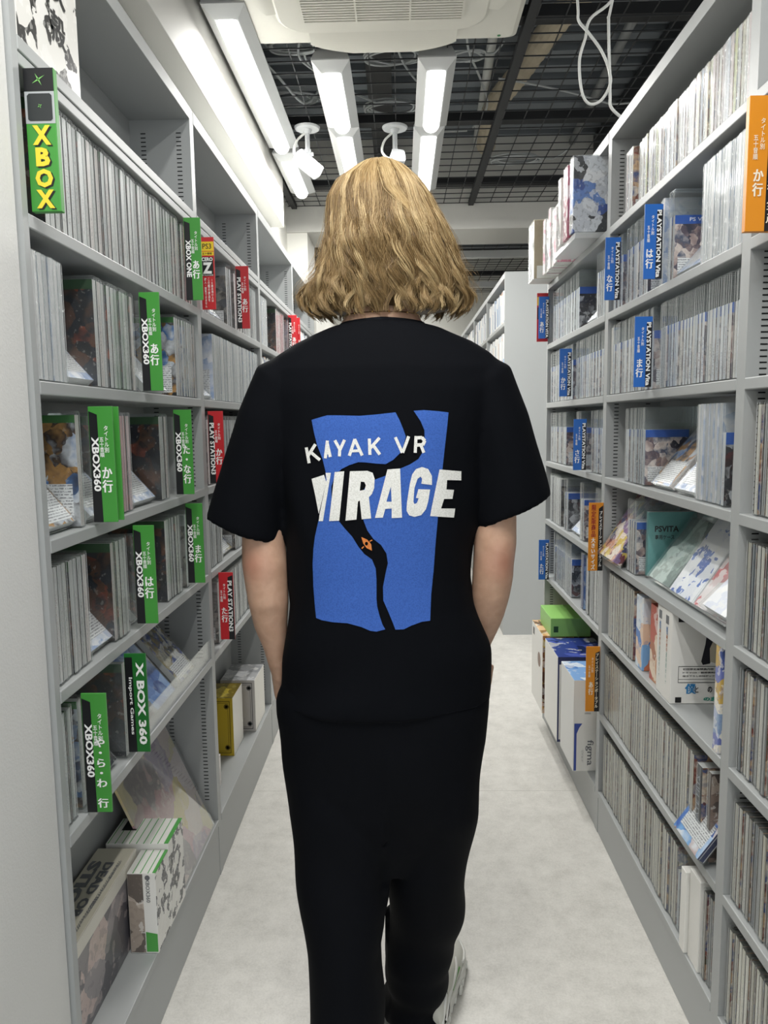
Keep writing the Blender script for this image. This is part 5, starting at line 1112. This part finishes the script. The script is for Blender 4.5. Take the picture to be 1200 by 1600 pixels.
# shoes
SOLE = M('sole_white', 'DADAD4', .5); UPPER = M('mesh_grey_white', 'C9C9C0', .7); TRIM = M('trim_silver', 'DDDDD8', .35); SGREEN = M('accent_green', '5F9A4A', .5)
def shoe(hx_, hy_, ang, flip):
    S = Matrix.Translation((hx_, hy_, 0)) @ Matrix.Rotation(ang, 4, 'Z')
    r = empty('shoe'); r.parent = person; r.matrix_local = Matrix.Translation(-person.location) @ S
    prof = [(-.005, .012, 0), (.0, .028, 0), (.03, .035, -.001), (.08, .034, .002), (.13, .038, .004), (.18, .047, .003), (.23, .047, 0), (.265, .036, -.004), (.283, .018, -.007), (.286, .006, -.008)]
    def sole_ring(z, g): return [((c * flip) + (w_ + g), y, z) for y, w_, c in prof] + [((c * flip) - (w_ + g), y, z) for y, w_, c in reversed(prof)]
    bm = BM(); loft(bm, [sole_ring(.0, -.003), sole_ring(.004, .003), sole_ring(.022, .004), sole_ring(.030, .001)])
    for i in range(9):
        y = .02 + i * .028
        for s in (-1, 1):
            w_ = [p for p in prof if p[0] >= y][0][1]; box(bm, s * w_ + .001, s * w_ + s * .0065 + .001, y, y + .014, .003, .018)
    obj('sole', bm, SOLE, r, bevel=.0015)
    bm = BM(); rings = []
    for y, hw, ht in ((-.002, .024, .085), (.01, .031, .098), (.04, .034, .096), (.08, .034, .092), (.12, .037, .085), (.16, .043, .072), (.20, .045, .058), (.235, .042, .050), (.262, .033, .043), (.278, .018, .036)):
        rings.append([(hw * math.copysign(abs(math.cos(a)) ** .8, math.cos(a)) + .003 * flip, y, .026 + (ht - .026) * max(0, math.sin(a)) ** .8) for a in [math.pi * j / 16 for j in range(17)]])
    loft(bm, rings); obj('upper', bm, UPPER, r, smooth=True)
    bm = BM()
    for s in (-1, 1):
        tube(bm, [(s * .036, .02, .032), (s * .0365, .06, .052), (s * .037, .10, .045), (s * .041, .14, .058), (s * .034, .17, .066)], .0035, 8, 4)
        tube(bm, [(s * .034, .19, .05), (s * .046, .20, .034), (s * .045, .235, .034), (s * .028, .272, .034)], .004, 8, 4)
        tube(bm, [(s * .030, .004, .03), (s * .033, .03, .07), (s * .030, .05, .09)], .004, 8, 4)
    obj('overlay', bm, TRIM, r, smooth=True)
    for s in (-1, 1):
        bm = BM(); tube(bm, [(s * .0385, .10, .040), (s * .042, .135, .048), (s * .044, .165, .046)], .0024, 6, 4); obj('green_accent', bm, SGREEN, r, smooth=True)
    bm = BM()
    for i in range(5):
        y = .115 + i * .02; z = .087 - i * .0065; tube(bm, [(-.02, y, z - .008), (0, y + .004, z + .003), (.02, y, z - .008)], .0026, 6, 4)
    obj('laces', bm, INKW, r, smooth=True)
shoe(.042, 1.455, -.22, 1); shoe(-.105, 1.185, .06, -1)
# eyes and mouth, on the far side of the head
bm = BM()
for s in (-1, 1):
    bmesh.ops.create_icosphere(bm, subdivisions=3, radius=.0125, matrix=Matrix.Translation((hx + s * .030, hy + .0825, hz + .012)))
e = obj('eyes', bm, M('eye_white', 'E9E6E2', .2), body, smooth=True)
bm = BM()
for s in (-1, 1): cyl(bm, (hx + s * .03, hy + .0945, hz + .012), (hx + s * .03, hy + .0955, hz + .012), .0055, n=16)
obj('irises', bm, M('iris_blue', '4A6A8A', .2), body)
bm = BM(); tube(bm, [(hx - .022, hy + .091, hz - .058), (hx - .01, hy + .1, hz - .056), (hx, hy + .1015, hz - .058), (hx + .01, hy + .1, hz - .056), (hx + .022, hy + .091, hz - .058)], .0035, 8, 4)
obj('lips', bm, M('lip_pink', 'B5746A', .4), body, smooth=True)

# ------------------------------------------------------------------ hair
HX, HY = -.037, 1.452
def hair_r(z, phi):
    """radius of the hair outline at height z and azimuth phi (0 = back, + = right)"""
    z = max(min(z, HAIR[0][0] - .0005), HAIR[-1][0])
    for (z1, l1, r1), (z0, l0, r0) in zip(HAIR, HAIR[1:]):
        if z0 <= z <= z1:
            t = (z - z0) / max(z1 - z0, 1e-6); l, r = l0 + (l1 - l0) * t, r0 + (r1 - r0) * t; break
    rl, rr = HX - l, r - HX
    side = rr if math.sin(phi) > 0 else rl
    zc = (1.79 - z) / .28
    back = min(.118, .5 * (rl + rr)) * (1.0 if zc < .5 else 1 - .20 * (zc - .5) / .5)
    back = max(back, .02)
    c, s = math.cos(phi), math.sin(phi)
    k = back if c > 0 else min(.105, back)
    return side * s, -k * c
def hp(z, phi, L=1.0):
    a, b = hair_r(z, phi); return Vector((HX + a * L, HY + b * L, z))
ZTOP = HAIR[0][0]
bm = BM(); R = []
zs = [ZTOP - .006, ZTOP - .012, ZTOP - .022, ZTOP - .036, ZTOP - .055, 1.70, 1.66, 1.62, 1.58, 1.55, 1.525, 1.507]
for i, z in enumerate(zs): R.append([hp(z, 2 * math.pi * j / 48, .90 if z > 1.56 else .90 - .10 * (1.56 - z) / .05) for j in range(48)])
loft(bm, R)
n = NT('hair_underlayer'); tc = n.add('ShaderNodeTexCoord'); mp = n.add('ShaderNodeMapping', Vector=tc.outputs['Object']); mp.inputs['Scale'].default_value = (90, 90, 6)
nz = n.add('ShaderNodeTexNoise', Vector=mp, Scale=1.0, Detail=3.0)
HUNDER = n.B(Base_Color=n.ramp(nz.outputs[0], [(.3, rgb('3E2F1E')), (.7, rgb('64502F'))]), Roughness=.6)
hair = obj('hair', bm, HUNDER, person, smooth=True); hair.location = -person.location
n = NT('hair_strands'); ci = n.add('ShaderNodeHairInfo')
at = n.add('ShaderNodeAttribute', {'attribute_name': 'tone'})
c = n.ramp(at.outputs['Fac'], [(0, rgb('4E3A22')), (.3, rgb('84693F')), (.65, rgb('B4976A')), (1, rgb('E2CC9C'))])
HSTR = n.B(Base_Color=c, Roughness=.38, Specular_IOR_Level=.5)
rnd = random.Random(11)
NP = 30; pos = []; rad = []; tone = []
clumps = []
for k in range(300):
    top = rnd.random() < .62
    clumps.append(dict(phi=rnd.uniform(-2.75, 2.75), zr=(ZTOP - .003 - abs(rnd.gauss(0, .012))) if top else rnd.uniform(1.63, ZTOP - .02), ph=rnd.uniform(0, 6.28), lam=rnd.uniform(.07, .105), amp=rnd.uniform(.45, 1.25),
                       L=rnd.choice([.91, .935, .955, .975, .99, 1.005]), tone=rnd.random(), end=rnd.uniform(0, 1) ** 2.4, drift=rnd.gauss(0, .05), curl=rnd.uniform(-1.2, .9), turn=rnd.gauss(0, .5), w=rnd.uniform(.10, .17)))
for cl in clumps:                       # outer locks toned lighter, inner darker, as light falling on the hair
    cl['tone'] = max(0, min(1, cl['tone'] * .7 + (cl['L'] - .93) * 4.0))
def strand(cl, fly=0.0):
    dphi = rnd.gauss(0, cl['w']); zr = min(cl['zr'] + rnd.gauss(0, .006), ZTOP - .001)
    zend = 1.497 + .004 * abs(math.sin(cl['phi'] * .5)) + cl['end'] * .075 + rnd.gauss(0, .005)
    Lr = cl['L']; oa, ob = rnd.gauss(0, .0036) * (2.2 if rnd.random() < .18 else 1), rnd.gauss(0, .002)
    tn = max(0, min(1, .12 + .68 * cl['tone'] + rnd.gauss(0, .12))); ph = cl['ph'] + rnd.gauss(0, .07)
    for i in range(NP):
        t = i / (NP - 1); z = zr + (zend - zr) * t
        fall = max(0, min(1, (1.74 - z) / .13))
        phi = cl['phi'] + dphi * (1 - fall) + cl['drift'] * fall
        L = (.90 + (Lr - .90) * min(1, t * 4 + (.4 if zr > ZTOP - .02 else 0)))
        p = hp(z, phi, L); tang = Vector((math.cos(phi), math.sin(phi), 0)); nor = Vector((math.sin(phi), -math.cos(phi), 0))
        q = 2 * math.pi * (1.78 - z) / cl['lam'] + ph; wf = max(0, min(1, (1.70 - z) / .14)) ** 1.1; thin = 1 - .55 * max(0, (t - .6) / .4)
        p += tang * (.0088 * cl['amp'] * wf * math.sin(q) + oa * fall * thin) + nor * (.005 * cl['amp'] * wf * math.cos(q) + ob * fall * thin)
        tip = max(0, (t - .78) / .22)
        p += nor * (.013 * cl['curl'] * tip ** 1.6) + tang * (.016 * cl['turn'] * tip ** 1.5)
        p.z += .006 * abs(cl['curl']) * tip ** 2
        if fly: p += nor * fly * t ** 1.3 * .030 + tang * fly * .03 * math.sin(5 * t + ph) * t; p.z += fly * .014 * t
        pos.extend(p); rad.append((.00042 if not fly else .0002) * (1 - .45 * t)); tone.append(tn)
for cl in clumps:
    for _ in range(56): strand(cl)
for _ in range(1500): strand(rnd.choice(clumps), rnd.uniform(.06, .28))
for _ in range(360): strand(rnd.choice(clumps), rnd.uniform(.3, 1.1))
# the long pale lock that crosses the right half of the back of the head
for k in range(48):
    cl = dict(phi=rnd.uniform(-1.75, 1.75), zr=rnd.uniform(1.70, ZTOP - .004), ph=rnd.uniform(0, 6.28), lam=rnd.uniform(.075, .11), amp=rnd.uniform(.9, 1.5), L=rnd.uniform(1.015, 1.035), tone=rnd.choice([.95, .85, .25]), end=rnd.uniform(0, .8) ** 2, drift=rnd.gauss(0, .04), curl=rnd.uniform(-1.2, .9), turn=rnd.gauss(0, .6), w=.05)
    for _ in range(34): strand(cl)
for _ in range(140):
    o_ = rnd.gauss(0, 1)
    for i in range(NP):
        t = i / (NP - 1); z = 1.772 - .152 * t ** 1.15 + .003 * o_ * (1 - t); phi = .15 + .18 * t + .50 * max(0, t - .5) / .5 + .09 * o_ * (1 - .75 * t)
        p = hp(z, phi, 1.035 + .015 * math.sin(5 * t)); pos.extend(p); rad.append(.00036 * (1 - .5 * t)); tone.append(max(0, min(1, .68 + rnd.gauss(0, .2))))
hc = bpy.data.hair_curves.new('hair_strands'); NS = len(rad) // NP
hc.add_curves([NP] * NS)
hc.attributes['position'].data.foreach_set('vector', pos)
hc.attributes.new('radius', 'FLOAT', 'POINT').data.foreach_set('value', rad)
hc.attributes.new('tone', 'FLOAT', 'POINT').data.foreach_set('value', tone)
hc.materials.append(HSTR)
ho = bpy.data.objects.new('hair_strands', hc); COL.objects.link(ho); ho.parent = hair
